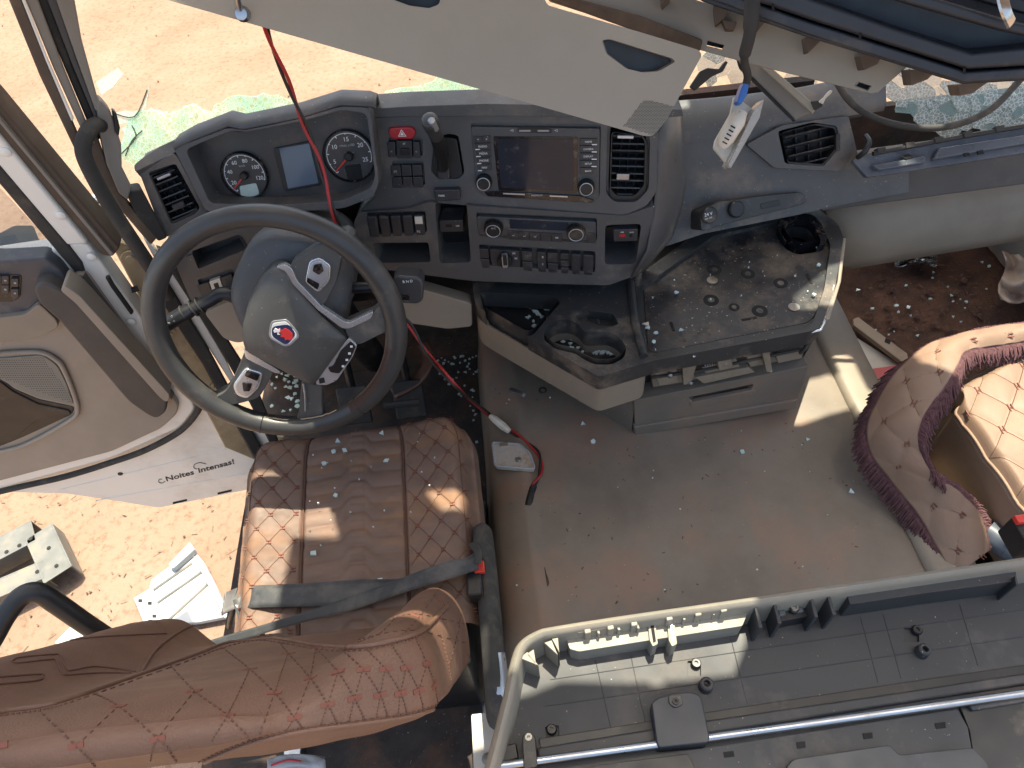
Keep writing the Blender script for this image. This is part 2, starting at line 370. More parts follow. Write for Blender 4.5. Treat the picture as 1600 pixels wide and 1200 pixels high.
# far skirt of the same ground
big = 300; k = len(g.v)
def ring(r0, r1):
    for sx, sy, ex, ey in ((-r1, -r1, r1, -4), (-r1, 12, r1, r1), (-r1, -4, -9, 12), (9, -4, r1, 12)):
        g.add([(sx, sy, GZ), (ex, sy, GZ), (ex, ey, GZ), (sx, ey, GZ)], [(0, 1, 2, 3)])
ring(9, big)
obj('ground', g, 'sand', kind='structure', sm=180)
# twigs and dry leaves scattered on the sand
lit = MB(); rg = random.Random(3)
for i in range(1400):
    if i < 550: x, y = rg.uniform(-3.4, -.5), rg.uniform(.4, 2.6)
    else: x, y = rg.uniform(-5, 4), rg.uniform(2, 9)
    a = rg.uniform(0, 6.3); l = rg.uniform(.004, .018); wd = rg.uniform(.001, .0035)
    if rg.random() < .06: l *= 3; wd = .0015
    z = GZ+.035*noise.noise(Vector(((x+9)/18*22, (y+4)/16*20, 1)))+.012
    d = Vector((math.cos(a), math.sin(a), rg.uniform(-.1, .3)))*l; q = Vector((-math.sin(a), math.cos(a), 0))*wd; c = Vector((x, y, z))
    lit.add([c-d-q, c+d-q, c+d*.9+q, c-d*.9+q+Vector((0, 0, wd))], [(0, 1, 2, 3)])
obj('ground_litter', lit, 'litter', kind='stuff', label='dry twigs and leaf litter scattered on the sand', sm=0)
peb = MB()
for i in range(380):
    if i < 180: x, y = rg.uniform(-3.2, -.4), rg.uniform(.3, 2.2)
    else: x, y = rg.uniform(-5, 4), rg.uniform(2, 8)
    r_ = rg.uniform(.004, .012); z = GZ+.035*noise.noise(Vector(((x+9)/18*22, (y+4)/16*20, 1)))+.01
    vs_ = [Vector((x, y, z))+Vector((a, b, c))*r_*rg.uniform(.6, 1.2) for a, b, c in ((1, 0, 0), (0, 1, 0), (-1, 0, 0), (0, -1, 0), (0, 0, .8), (0, 0, -.8))]
    peb.add(vs_, [(0, 1, 4), (1, 2, 4), (2, 3, 4), (3, 0, 4), (1, 0, 5), (2, 1, 5), (3, 2, 5), (0, 3, 5)])
obj('pebbles', peb, 'sand', kind='stuff', label='small pebbles strewn over the sandy ground', sm=0)

# cab floor: raised tunnel between the seats with rounded shoulders
FZ = -.27
fl = MB()
prof = [(-.10, FZ), (-.088, -.20), (-.080, -.10), (-.070, -.035), (-.052, -.008), (-.02, .002), (.003, .012), (.016, .013), (.03, .002), (.045, 0), (.3, .002), (.6, .002), (.80, 0), (.825, .004), (.838, -.004), (.93, -.03), (.965, -.12), (.98, FZ)]
ys = [-.35+i*.05 for i in range(42)]
def tz(x, y, z): return z+.004*noise.noise(Vector((x*5, y*5, 2))) if z > -.05 else z
fl.loft([[Vector((x+.012*noise.noise(Vector((y*2, x, 0))), y, tz(x, y, z))) for x, z in prof] for y in ys], closed=False)
obj('floor', fl, 'mat_floor', kind='structure', sm=60, solid=.012)
fe = MB(); ep = [(.832, -.012), (.834, .010), (.842, .020), (.852, .022), (.90, .016), (.945, -.006), (.962, -.05), (.968, -.14)]
fe.loft([[Vector((x+.004*noise.noise(Vector((y*4, 0, 3))), y, z)) for x, z in ep] for y in [.3+i*.05 for i in range(24)]], closed=False)
obj('floor_edge_trim', fe, 'beige', label='pale plastic edge trim along the right side of the floor tunnel', cat='trim', sm=60, solid=.006)
df = MB().grid(lambda u, v: Vector((-.80+.72*u, -.35+2.0*v, FZ+.006*noise.noise(Vector((u*9, v*20, 0))))), 24, 60)
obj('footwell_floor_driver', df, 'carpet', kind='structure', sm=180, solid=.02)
pf = MB().grid(lambda u, v: Vector((.96+.72*u, -.35+2.25*v, FZ+.02+.012*noise.noise(Vector((u*6, v*14, 3)))+.008*noise.noise(Vector((u*22, v*50, 3))))), 40, 90)
obj('footwell_floor_passenger', pf, 'dirt_mat', kind='structure', sm=180, solid=.02)

# cab body: firewall, sills, right wall, rear, added shade roof
fw_ = thing('cab_firewall', (.4, 1.62, FZ), 'dark firewall behind and below the dashboard', 'firewall')
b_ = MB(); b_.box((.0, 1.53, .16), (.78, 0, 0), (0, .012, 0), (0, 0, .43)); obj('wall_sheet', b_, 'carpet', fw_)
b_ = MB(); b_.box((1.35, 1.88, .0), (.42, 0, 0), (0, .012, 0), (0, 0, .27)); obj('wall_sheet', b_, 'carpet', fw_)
cs = MB(); cs.box((1.70, .75, -.02), (.012, 0, 0), (0, 1.2, 0), (0, 0, .26))
obj('cab_side_wall', cs, 'pillar_trim', label='grey inner side wall of the cab beside the passenger footwell', cat='wall')

# unseen roof added for shade; holes traced back from the wanted sun patches
RZ = 1.78
def tosky(x, y, z): p = ZZ(x, y, z); return p + TOSUN*((RZ-z)/TOSUN.z)
def hole(px, z):
    a = [tosky(x, y, z) for x, y in px]
    return MB().prism([v+Vector((0, 0, .05)) for v in a], [v-Vector((0, 0, .05)) for v in a])
holes = [
    hole([(330, 742), (440, 745), (452, 765), (462, 800), (440, 905), (425, 1010), (300, 1010), (300, 742)], .17),
    hole([(395, 640), (490, 640), (505, 700), (385, 700)], .40),
    hole([(560, 990), (600, 965), (640, 935), (690, 905), (750, 930), (755, 1060), (712, 1085), (697, 1030), (660, 1003), (610, 1000)], .70),
    hole([(690, 1070), (760, 1055), (760, 1120), (660, 1150)], .0),
    hole([(1185, 645), (1232, 604), (1292, 588), (1420, 650), (1330, 645), (1300, 650), (1250, 668), (1192, 668)], .0),
    hole([(1410, 560), (1700, 480), (1700, 800), (1590, 790), (1530, 730), (1480, 640), (1420, 610)], .16),
    hole([(790, 1060), (780, 1010), (840, 965), (1175, 915), (1182, 960), (1160, 1018), (1080, 1028), (980, 1032), (880, 1030), (830, 1050)], .44),
    hole([(1296, 548), (1330, 556), (1376, 648), (1338, 648)], .02),
    hole([(1022, 1033), (1046, 1036), (1042, 1050), (1020, 1048)], .42),
    hole([(660, 770), (730, 775), (725, 805), (690, 805)], .16),
]
rf = MB(); pts = [(-1.02, .38), (-.30, .40), (.2, .42), (.7, .44), (1.3, .46), (2.5, .5), (2.5, 2.5), (.66, 2.5), (.60, 1.74), (.2, 1.73), (-.5, 1.72), (-.98, 1.70), (-1.08, 1.3), (-1.1, .6)]
rf.prism([Vector((x, y, RZ+.012)) for x, y in pts], [Vector((x, y, RZ-.012)) for x, y in pts])
obj('shade_roof', rf, 'headliner', cuts=holes, label='torn remains of the cab roof above the windscreen', cat='roof', sm=0)

# ------------------------------------------------------------------ planes of the dashboard
CL = tilt(DD(430, 265, 1.43), 3, 18)            # instrument face
HD = CL.off(.05)                                # front edge of its hood
FA = tilt(DD(835, 255, 1.41), 8, 15)            # centre fascia, upper
FL = tilt(FA.at(840, 326), 8, 4)                # centre fascia, lower
LL = tilt(HD.at(300, 345), -4, 8)               # fascia left of the steering column
VL = tilt(HD.at(275, 240), -14, 14)             # left vent

dash = thing('dashboard', (.2, 1.3, .3), 'dark grey truck dashboard with instruments, radio and switches', 'dashboard')
# --- instrument binnacle
hood_out = [(273, 236), (278, 229), (300, 221), (357, 199), (379, 204), (467, 186), (532, 166), (576, 168), (580, 184), (592, 286), (583, 308), (537, 326), (430, 333), (322, 331)]
hood_in = [(284, 239), (310, 227), (359, 208), (380, 211), (470, 193), (532, 176), (570, 182), (584, 280), (577, 299), (532, 319), (428, 326), (323, 323)]
hd = MB().pq(rnd(hood_out, 9), HD, 0, .12)
obj('instrument_hood', hd, 'dash_soft', dash, bevel=.004, seg=3, cuts=[MB().pq(rnd(hood_in, 8), HD, .02, .075)])
ip = obj('instrument_panel', MB().pq([(x+(x-430)*.06, y+(y-260)*.10) for x, y in hood_in], CL, 0, .01), 'panel_face', dash)
def gauge(cx, cy, r, nums, a0, a1, needle, disp, dm, sub):
    c = CL.at(cx, cy, .001); ex, ey, n = CL.ex, CL.ey, CL.n
    mb = MB(); mb.lathe(c, n, [(r, -.004), (r, .007), (r*.965, .009), (r*.93, .006), (r*.93, .0015), (r*.5, .0015), (.001, .0015)], 48); obj('gauge_ring', mb, 'gloss_black', ip)
    obj('gauge_dial', MB().lathe(c, n, [(r*.925, .0005), (r*.925, .0025), (.001, .0025)], 40), 'panel_face', ip)
    tk = MB(); pol = lambda rr, a, h=.003: c+ex*math.cos(a)*rr+ey*math.sin(a)*rr+n*h
    N = 40
    for i in range(N):
        b0, b1 = R(a0+(a1-a0)*i/N), R(a0+(a1-a0)*(i+1)/N)
        tk.add([pol(r*.86, b0), pol(r*.86, b1), pol(r*.835, b1), pol(r*.835, b0)], [(0, 1, 2, 3)])
    for i in range(len(nums)*2-1+1):
        b = R(a0+(a1-a0)*i/(len(nums)*2-1)); q = (ey*math.cos(b)-ex*math.sin(b))*.0009
        r1 = r*.76 if i % 2 == 0 else r*.80
        tk.add([pol(r*.84, b)-q, pol(r*.84, b)+q, pol(r1, b)+q, pol(r1, b)-q], [(0, 1, 2, 3)])
    obj('scale_marks', tk, 'white_print', ip, sm=0)
    for i, s in enumerate(nums):
        b = R(a0+(a1-a0)*(i+.55)/(len(nums)-.4)); text('numeral', s, pol(r*.62, b, .0032), ex, ey, r*.23, 'white_print', ip)
    text('numeral', sub, pol(r*.40, R(90), .0032), ex, ey, r*.13, 'grey_print', ip)
    tip = CL.at(*needle, .008); d = (tip-c).normalized(); s_ = n.cross(d).normalized()
    c8 = c+n*.007
    obj('needle', MB().prism([c8-s_*.0022-d*.006, c8+s_*.0022-d*.006, tip+s_*.0008, tip-s_*.0008], [v-n*.0012 for v in (c8-s_*.0022-d*.006, c8+s_*.0022-d*.006, tip+s_*.0008, tip-s_*.0008)]), 'needle_red', ip, sm=0)
    obj('needle_cap', MB().lathe(c, n, [(r*.17, .002), (r*.16, .012), (r*.12, .014), (.001, .014)], 20), 'black', ip)
    P('gauge_display', disp, CL, .0045, .003, dm, ip, bevel=.0005, rr=3)
gauge(383, 273, .047, ['20', '40', '60', '80', '100', '120'], 232, -18, (364, 297), [(374, 291), (400, 286), (405, 302), (400, 309), (380, 311), (376, 305)], 'lcd_green', 'km/h')
gauge(546, 243, .052, ['5', '10', '15', '20', '25'], 226, -20, (524, 269), [(538, 259), (563, 256), (567, 279), (544, 283)], 'hole', 'r/min x100')
P('display_frame', [(426, 232), (487, 220), (503, 289), (444, 300)], CL, .004, .005, 'black', ip, rr=5)
P('info_display', [(436, 232), (483, 224), (498, 286), (450, 295)], CL, .0055, .003, 'lcd_blue', ip, bevel=.0005, rr=2)

# --- air vents
def vent(name, pl, outline, mid, nsl, tabs, ang, parent, dash_mat='black'):
    v = obj(name, MB().pq(rnd(outline, 6), pl, .004, .05), 'black', parent, bevel=.0015,
            cuts=[MB().pq(rnd([lerp2(p, mid, .10) for p in outline], 5), pl, .02, .055)])
    obj('vent_back', MB().pq(outline, pl, -.046, .004), 'hole', v)
    cx = sum(p[0] for p in outline)/len(outline); cy = sum(p[1] for p in outline)/len(outline)
    pts = [pl.at(x, y) for x, y in outline]; c = pl.at(*mid)
    us = [(p-c).dot(pl.ex) for p in pts]; vs_ = [(p-c).dot(pl.ey) for p in pts]
    u0, u1, v0, v1 = min(us), max(us), min(vs_), max(vs_); ca, sa = math.cos(R(ang)), math.sin(R(ang))
    ex = pl.ex*ca+pl.ey*sa; ey = -pl.ex*sa+pl.ey*ca
    us = [(p-c).dot(ex) for p in pts]; vs_ = [(p-c).dot(ey) for p in pts]; u0, u1, v0, v1 = min(us), max(us), min(vs_), max(vs_)
    for i in range(nsl):
        vv = v0+(v1-v0)*(i+.8)/(nsl+.6)
        # slat spans the outline at this height
        xs = []
        for k in range(len(outline)):
            a, b = (us[k-1], vs_[k-1]), (us[k], vs_[k])
            if (a[1]-vv)*(b[1]-vv) < 0: t = (vv-a[1])/(b[1]-a[1]); xs.append(a[0]+(b[0]-a[0])*t)
        if len(xs) < 2: continue
        w0, w1 = min(xs)*.92, max(xs)*.92
        tl = R(25+random.uniform(-6, 6)); fz = pl.n*math.cos(tl)+ey*math.sin(tl); th = -pl.n*math.sin(tl)+ey*math.cos(tl)
        obj('slat', MB().box(c+ex*(w0+w1)/2+ey*vv-pl.n*.012, ex*(w1-w0)/2, th*.0016, fz*.011), 'button', v, bevel=.0006)
    for i in (-1, 0, 1):
        obj('vane', MB().box(c+ex*(u0+u1)/2+ex*i*(u1-u0)*.2-pl.n*.032, ex*.0012, ey*(v1-v0)*.40, pl.n*.008), 'button', v)
    for (tx, ty, ww, hh, mm) in tabs:
        obj('vent_tab', MB().box(pl.at(tx, ty, .003), ex*ww, ey*hh, pl.n*.006), mm, v, bevel=.002)
    return v
lv_face = [(216, 266), (270, 240), (276, 243), (328, 335), (310, 352), (256, 372)]
obj('vent_surround', MB().pq(rnd(lv_face, 6), VL, 0, .10), 'dash_grey', dash, bevel=.003, cuts=[MB().pq(rnd([(230, 275), (273, 261), (312, 331), (305, 340), (267, 357)], 5), VL, .02, .07)])
VH = Plane(VL.at(245, 252, .003), (.1, -.45, .88))
P('vent_hood', [(211, 268), (209, 258), (222, 247), (250, 229), (283, 214), (292, 219), (274, 238), (216, 266)], VH, 0, .035, 'dash_soft', dash, bevel=.004, rr=4)
vent('air_vent', VL.off(-.006), [(231, 275), (273, 262), (311, 331), (304, 339), (267, 356)], (270, 308), 7, [(256, 275, .014, .003, 'satin'), (279, 321, .012, .006, 'button')], 8, dash)
# --- fascia left of the column
ll_face = [(258, 376), (330, 347), (420, 336), (440, 350), (425, 470), (330, 478), (298, 470)]
obj('left_fascia', MB().pq(rnd(ll_face, 6), LL, 0, .07), 'dash_grey', dash, bevel=.003, cuts=[MB().pq(rnd([(297, 401), (372, 374), (384, 396), (308, 427)], 3), LL, .02, .075), MB().pq(rnd([(306, 446), (362, 428), (368, 446), (314, 466)], 3), LL, .02, .03)])
cb = obj('cubby_frame', MB().pq(rnd([(287, 403), (375, 370), (391, 397), (303, 433)], 4), LL, .004, .007), 'dash_grey', dash, bevel=.0015, cuts=[MB().pq(rnd([(297, 401), (371, 374), (384, 396), (308, 427)], 3), LL, .02, .05)])
obj('cubby_back', MB().pq([(292, 396), (380, 370), (390, 400), (303, 432)], LL, -.055, .004), 'gloss_black', dash)
q = [(306, 446), (362, 428), (368, 446), (314, 466)]
for i, (u0, u1, mm) in enumerate(((.02, .34, 'button'), (.36, .66, 'lamp_white'), (.68, .99, 'button'))):
    s_ = P('switch', quadcell(q, u0, u1, .05, .95), LL, .001 if i != 1 else .003, .012, mm, dash, bevel=.001)
    if i == 1: P('switch_mark', quadcell(q, .45, .57, .3, .7), LL, .0036, .002, 'black', s_, bevel=.0003)

# --- centre fascia upper / lower
fu = [(577, 184), (700, 180), (905, 181), (1020, 184), (1028, 200), (1026, 300), (1010, 322), (976, 337), (742, 322), (668, 316), (640, 326), (560, 332), (584, 310), (592, 284)]
fl_ = [(560, 332), (640, 326), (668, 316), (742, 322), (976, 337), (1022, 322), (1018, 380), (1000, 428), (950, 446), (840, 443), (737, 439), (650, 428), (592, 420), (566, 400), (552, 350)]
radio_q = [(734, 197), (939, 200), (937, 312), (925, 317), (757, 308), (744, 299)]
rv = [(955, 206), (1005, 211), (1012, 224), (1010, 298), (994, 316), (963, 316), (952, 306)]
lever_r = [(676, 222), (697, 214), (714, 217), (724, 276), (714, 286), (681, 284), (671, 274)]
cu = [MB().pq(rnd(radio_q, 5), FA, .02, .026), MB().pq(rnd([(950, 199), (1009, 205), (1017, 222), (1015, 302), (996, 322), (960, 322), (947, 308)], 8), FA, .02, .035), MB().pq(rnd(rv, 6), FA, .02, .09),
      MB().pq(rnd(lever_r, 5), FA, .02, .045), MB().pq(rnd([(604, 220), (657, 220), (658, 249), (605, 248)], 4), FA, .02, .03), MB().pq(rnd([(609, 257), (659, 257), (662, 295), (613, 295)], 4), FA, .02, .03)]
obj('centre_fascia', MB().pq(rnd(fu, 5), FA, 0, .09), 'dash_grey', dash, bevel=.0025, cuts=cu)
sw5 = [(570, 338), (663, 336), (666, 369), (577, 373)]
cub = [(580, 386), (668, 385), (672, 416), (588, 417)]
pk = [(678, 323), (728, 322), (735, 416), (686, 418)]
clim = [(743, 338), (933, 347), (933, 382), (746, 371)]
swr = [(747, 388), (931, 399), (930, 432), (751, 420)]
pr = [(946, 358), (1003, 356), (994, 419), (945, 420)]
cu = [MB().pq(rnd(sw5, 4), FL, .02, .03), MB().pq(rnd(cub, 4), FL, .02, .095), MB().pq(rnd(pk, 6), FL, .02, .095), MB().pq(rnd(clim, 4), FL, .02, .026), MB().pq(rnd(swr, 4), FL, .02, .03), MB().pq(rnd(pr, 7), FL, .02, .095)]
obj('lower_fascia', MB().pq(rnd(fl_, 6), FL, .006, .11), 'dash_grey', dash, bevel=.003, cuts=cu)
for qq in (cub, pk, pr): obj('pocket_back', MB().pq([lerp2(p, (sum(a[0] for a in qq)/4, sum(a[1] for a in qq)/4), -.1) for p in qq], FL, -.07, .004), 'black', dash)
# curved right flank of the centre stack
fr = []
for t in range(9):
    a = t/8
    fr.append([FA.at(lerp2((1020, 184), (1066, 178), a)[0], 184-6*a, -.11*a*a-.002), FA.at(1027+42*a, 240, -.10*a*a-.002), FA.at(1024+48*a, 300-14*a, -.09*a*a-.002), FA.at(1018+47*a, 345-22*a, -.10*a*a-.002), FA.at(1010+40*a, 392-22*a, -.11*a*a-.004), FA.at(985+20*a, 434-10*a, -.12*a*a-.004)])
obj('stack_flank', MB().loft(fr, closed=False), 'dash_grey', dash, sm=180, solid=.004)
obj('flank_edge', MB().tube(smooth([FA.at(1020, 323, .0), FA.at(1048, 306, -.032), FA.at(1069, 288, -.087)], 5), .0016, 8), 'satin', dash)
obj('rust_stain', MB().add([FA.at(1052+6*math.cos(a)*(.6+.4*math.sin(3*a)), 248+13*math.sin(a)*(.8+.2*math.cos(5*a)), -.04) for a in [i*.35 for i in range(18)]], [tuple(range(18))]), 'rust_spot', dash)
# dash top
dt = [FA.at(x, y, .004) for x, y in ((586, 182), (640, 181), (760, 180), (905, 181), (1024, 184), (1068, 180))]
dt2 = [FA.at(x, y, .004) for x, y in ((583, 171), (640, 167), (760, 163), (905, 166), (1024, 172), (1066, 172))]
dt3 = [v+Vector((0, .045, .004)) for v in dt2]
dt4 = [v+Vector((0, .03, -.10)) for v in dt3]
obj('dash_top', MB().loft([[v-FA.n*.03 for v in dt], dt, dt2, dt3, dt4], closed=False), 'dash_soft', dash, sm=40, solid=.004, bevel=.004)
ht = [HD.at(x, y, 0) for x, y in ((273, 234), (300, 219), (357, 197), (379, 202), (467, 184), (532, 164), (577, 166), (588, 170))]
obj('hood_top', MB().loft([ht, [v+Vector((0, .018, .006)) for v in ht], [v+Vector((0, .05, .0)) for v in ht], [v+Vector((0, .07, -.08)) for v in ht]], closed=False), 'dash_soft', dash, sm=50, solid=.005)

# --- radio / infotainment
rad = obj('infotainment_unit', MB().pq(rnd([lerp2(p, (838, 254), .014) for p in radio_q], 5), FA, .003, .03), 'unit', dash, bevel=.002)
P('screen_border', [(770, 213), (903, 214), (902, 302), (779, 298)], FA, .0042, .002, 'gloss_black', rad, rr=3, bevel=.0006)
P('screen', [(776, 217), (896, 217), (896, 299), (783, 293)], FA, .0050, .002, 'screen', rad, bevel=.0003)
P('card_slot', [(808, 200), (862, 201), (862, 208), (809, 207)], FA, .0045, .003, 'black', rad, rr=2)
for x0 in (811, 840): P('slot_bar', rect(x0, 203, x0+18, 206), FA, .0052, .002, 'knob_metal', rad, bevel=.0003)
for xx, ss in ((800, '<3'), (869, '<2')): text('button_mark', ss, FA.at(xx, 204, .0036), FA.ex, FA.ey, .006, 'white_print', rad)
lq = [(740, 213), (766, 212), (768, 267), (747, 268)]; rq = [(906, 216), (933, 216), (932, 273), (906, 273)]
for i, s in enumerate(('', 'RADIO', 'MEDIA', 'PHONE', 'NAV')):
    v0, v1 = i/5+.01, (i+1)/5-.01
    if i == 0:
        for a, b, tt in ((0, .48, '<'), (.52, 1, '>')):
            o = P('button', quadcell(lq, a, b, v0, v1), FA, .0062, .004, 'button', rad, bevel=.0008); text('button_mark', tt, FA.at(*quadcell(lq, a, b, v0, v1)[0], .0066)+FA.ex*.008-FA.ey*.006, FA.ex, FA.ey, .006, 'white_print', o)
    else:
        c4 = quadcell(lq, 0, 1, v0, v1); o = P('button', c4, FA, .0062, .004, 'button', rad, bevel=.0008)
        text('button_mark', s, FA.at(sum(p[0] for p in c4)/4, sum(p[1] for p in c4)/4, .0066), FA.ex, FA.ey, .0056, 'white_print', o)
        P('light_strip', [c4[3], lerp2(c4[3], c4[2], .3), (lerp2(c4[3], c4[2], .3)[0], c4[3][1]-1.6), (c4[3][0], c4[3][1]-1.6)], FA, .0067, .001, 'white_print', o, bevel=0)
for i, s in enumerate(('NAME', 'CAMERA', 'DISPLAY', 'SETUP', 'BACK')):
    c4 = quadcell(rq, 0, 1, i/5+.01, (i+1)/5-.01); o = P('button', c4, FA, .0062, .004, 'button', rad, bevel=.0008)
    text('button_mark', s, FA.at(sum(p[0] for p in c4)/4, sum(p[1] for p in c4)/4, .0066), FA.ex, FA.ey, .0050, 'white_print', o)
    if i < 4: P('light_strip', [lerp2(c4[2], c4[3], .3), c4[2], (c4[2][0], c4[2][1]-1.6), (lerp2(c4[2], c4[3], .3)[0], c4[2][1]-1.6)], FA, .0067, .001, 'white_print', o, bevel=0)
def knob(name, pl, x, y, r, h, par, h0=.0):
    c = pl.at(x, y, h0+h*.5); o = obj(name, MB().lathe(pl.at(x, y, h0) if False else c-pl.n*h*.5, pl.n, [(r*1.12, 0), (r*1.12, h*.12), (r, h*.16), (r*.97, h*.85), (r*.90, h), (r*.80, h), (r*.77, h*.93), (.001, h*.93)], 32), 'black', par, sm=30)
    obj('knob_ring', MB().tube([c+pl.n*h*.5+r*.80*(math.cos(a)*pl.ex+math.sin(a)*pl.ey) for a in [i*math.pi/16 for i in range(32)]], .0010, 6, closed=True), 'satin', o)
    rb = MB()
    for i in range(28):
        a = i*2*math.pi/28; dd = math.cos(a)*pl.ex+math.sin(a)*pl.ey; rb.box(c+dd*r*1.0, dd*.0009, pl.n.cross(dd)*.0007, pl.n*h*.32)
    obj('knob_grip', rb, 'black', o, kind='stuff', sm=0); return o
knob('knob', FA, 756, 285, .0158, .020, rad); knob('knob', FA, 916, 293, .0158, .020, rad)
P('trim_bar', [(757, 301), (775, 299), (905, 306), (928, 313), (925, 317), (762, 307)], FA, .007, .005, 'gloss_black', rad, bevel=.001)
for a, b in (((786, 301.5), (820, 303)), ((859, 305.3), (887, 306.6))): P('trim_line', [a, b, (b[0], b[1]+2), (a[0], a[1]+2)], FA, .0076, .001, 'satin', rad, bevel=0)
text('unit_name', 'PREMIUM', FA.at(839, 305.5, .0076), FA.ex, FA.ey, .0055, 'grey_print', rad)

# --- hazard and switch blocks
hz = P('hazard_button', [(608, 200), (644, 199), (650, 208), (645, 218), (612, 218), (606, 209)], FA, .009, .012, 'hazard_red', dash, rr=5, bevel=.003)
tc_ = FA.at(628, 209, .0094); t3 = [tc_+FA.ey*.0085, tc_-FA.ey*.0055+FA.ex*.0085, tc_-FA.ey*.0055-FA.ex*.0085]; c3 = sum(t3, Vector())/3
tm = MB(); inn = [c3+(v-c3)*.72 for v in t3]; in2 = [c3+(v-c3)*.45 for v in t3]
tm.add(t3+inn, [(0, 1, 4, 3), (1, 2, 5, 4), (2, 0, 3, 5)]); tm.add(in2, [(0, 1, 2)]); obj('hazard_triangle', tm, 'white_print', hz, sm=0)
for q_, mk in (([(605, 222), (617, 222), (618, 246), (607, 246)], ''), ([(619, 220), (643, 220), (644, 248), (620, 248)], 'ST'), ([(645, 222), (655, 222), (657, 247), (646, 247)], '')):
    o = P('switch', q_, FA, .003, .014, 'button', dash, bevel=.0015)
    cx = sum(p[0] for p in q_)/4; cy = sum(p[1] for p in q_)/4
    if mk:
        P('switch_nub', rect(cx-6, cy-1, cx+7, cy+9), FA, .009, .007, 'black', o, bevel=.0015); text('switch_mark', mk, FA.at(cx, cy-9, .0034), FA.ex, FA.ey, .005, 'white_print', o)
    else: text('switch_mark', '=', FA.at(cx, cy+3, .0034), FA.ex, FA.ey, .007, 'grey_print', o)
q6 = [(609, 258), (659, 257), (662, 294), (613, 295)]
for r_ in range(2):
    for c_ in range(3):
        o = P('switch', quadcell(q6, c_/3+.012, (c_+1)/3-.012, r_*.5+.02, r_*.5+.48), FA, .002, .012, 'button', dash, bevel=.0016)
        if (r_, c_) == (0, 0): text('switch_mark', '(P)', FA.at(617.5, 268, .0024), FA.ex, FA.ey, .006, 'grey_print', o)
# --- parking brake lever
pb = obj('brake_lever_housing', MB().pq(rnd(lever_r, 5), FA, -.004, .03), 'black', dash, bevel=.003)
P('lever_gate', [(682, 246), (700, 244), (703, 280), (684, 281)], FA, .006, .015, 'button', pb, bevel=.003)
l0, l1, l2, l3 = FA.at(692, 262, .006), FA.at(690, 240, .032), FA.at(681, 210, .066), FA.at(671, 188, .092)
obj('lever_stick', MB().tube(smooth([l0, l1, l2], 5), [.0115]*5+[.0135]*6, 12), 'black', pb, sm=50)
obj('lever_grip', MB().tube(smooth([l2-(l3-l2)*.15, l2, l3-(l3-l2)*.2, l3, l3+(l3-l2)*.12], 4), [.013]*3+[.0155]*4+[.0175]*4+[.0165]*3+[.0145, .012, .008], 14, flat=.9), 'leather_black', pb, sm=60)
obj('lever_cap', MB().tube([l3+FA.n*.012+FA.ex*.008, l3+(l3-l2)*.1+FA.n*.010+FA.ex*.006, l3-(l3-l2)*.5+FA.n*.012+FA.ex*.008], [.006, .007, .006], 10), 'satin', pb, sm=60)
o = P('parking_brake_plate', [(677, 297), (718, 296), (719, 313), (681, 316)], FA, .016, .018, 'button', dash, bevel=.003)
text('switch_mark', 'PARK', FA.at(690, 306, .0164), FA.ex, FA.ey, .0055, 'white_print', o)
# --- lower switches
for i in range(5):
    o = P('rocker_switch', quadcell(sw5, i/5+.015, (i+1)/5-.01, .03, .97), FL, .008, .014, 'button', dash, bevel=.004, seg=3)
    if i == 4:
        c4 = quadcell(sw5, .83, .96, .08, .42); P('switch_lamp', c4, FL, .0088, .002, 'lamp_white', o, bevel=.0005)
        text('switch_mark', 'TC', FL.at(654, 362, .0088), FL.ex, FL.ey, .006, 'white_print', o)
us = P('usb_plate', [(686, 345), (723, 344), (725, 362), (688, 363)], FL, -.012, .05, 'button', dash, bevel=.0015)
P('usb_port', rect(696, 351, 706, 355), FL, -.0115, .002, 'hole', us, bevel=0); text('port_mark', 'USB', FL.at(715, 353, -.0116), FL.ex, FL.ey, .0045, 'white_print', us)
us = P('usb_plate', [(958, 359), (997, 358), (996, 377), (959, 378)], FL, .008, .06, 'button', dash, bevel=.002)
P('usb_port', rect(968, 366, 977, 370), FL, .0085, .002, 'hazard_red', us, bevel=0); obj('jack_port', MB().lathe(FL.at(986, 368, .0083), FL.n, [(.0035, 0), (.0035, .001), (.0018, .001)], 14), 'hole', us)
text('port_mark', 'USB', FL.at(972, 363, .0085), FL.ex, FL.ey, .0042, 'white_print', us); text('port_mark', 'AUX', FL.at(987, 363, .0085), FL.ex, FL.ey, .0042, 'white_print', us)
# --- climate panel
cp = obj('climate_panel', MB().pq(rnd([lerp2(p, (838, 360), .016) for p in clim], 4), FL, .006, .026), 'unit', dash, bevel=.002)
P('climate_display', [(796, 343), (888, 348), (888, 361), (797, 357)], FL, .0072, .002, 'screen', cp, bevel=.0004)
bq = [(793, 361), (882, 366), (882, 379), (794, 374)]
for i, s in enumerate(('~/', '~/', '~/', '', 'W', '')):
    c4 = quadcell(bq, i/5.2+.004, min(1, (i+1)/5.2-.004), 0, 1) if i < 5 else [(918, 364), (931, 365), (931, 380), (918, 379)]
    o = P('button', c4, FL, .0086, .004, 'button', cp, bevel=.0007)
    if s: text('button_mark', s, FL.at(sum(p[0] for p in c4)/4, sum(p[1] for p in c4)/4, .009), FL.ex, FL.ey, .0065, 'white_print', o)
k1 = knob('climate_knob', FL, 771, 357, .0185, .020, cp, .004); text('knob_mark', 'A/C', FL.at(771, 357, .0232), FL.ex, FL.ey, .006, 'grey_print', k1)
knob('climate_knob', FL, 900, 363, .0185, .020, cp, .004)
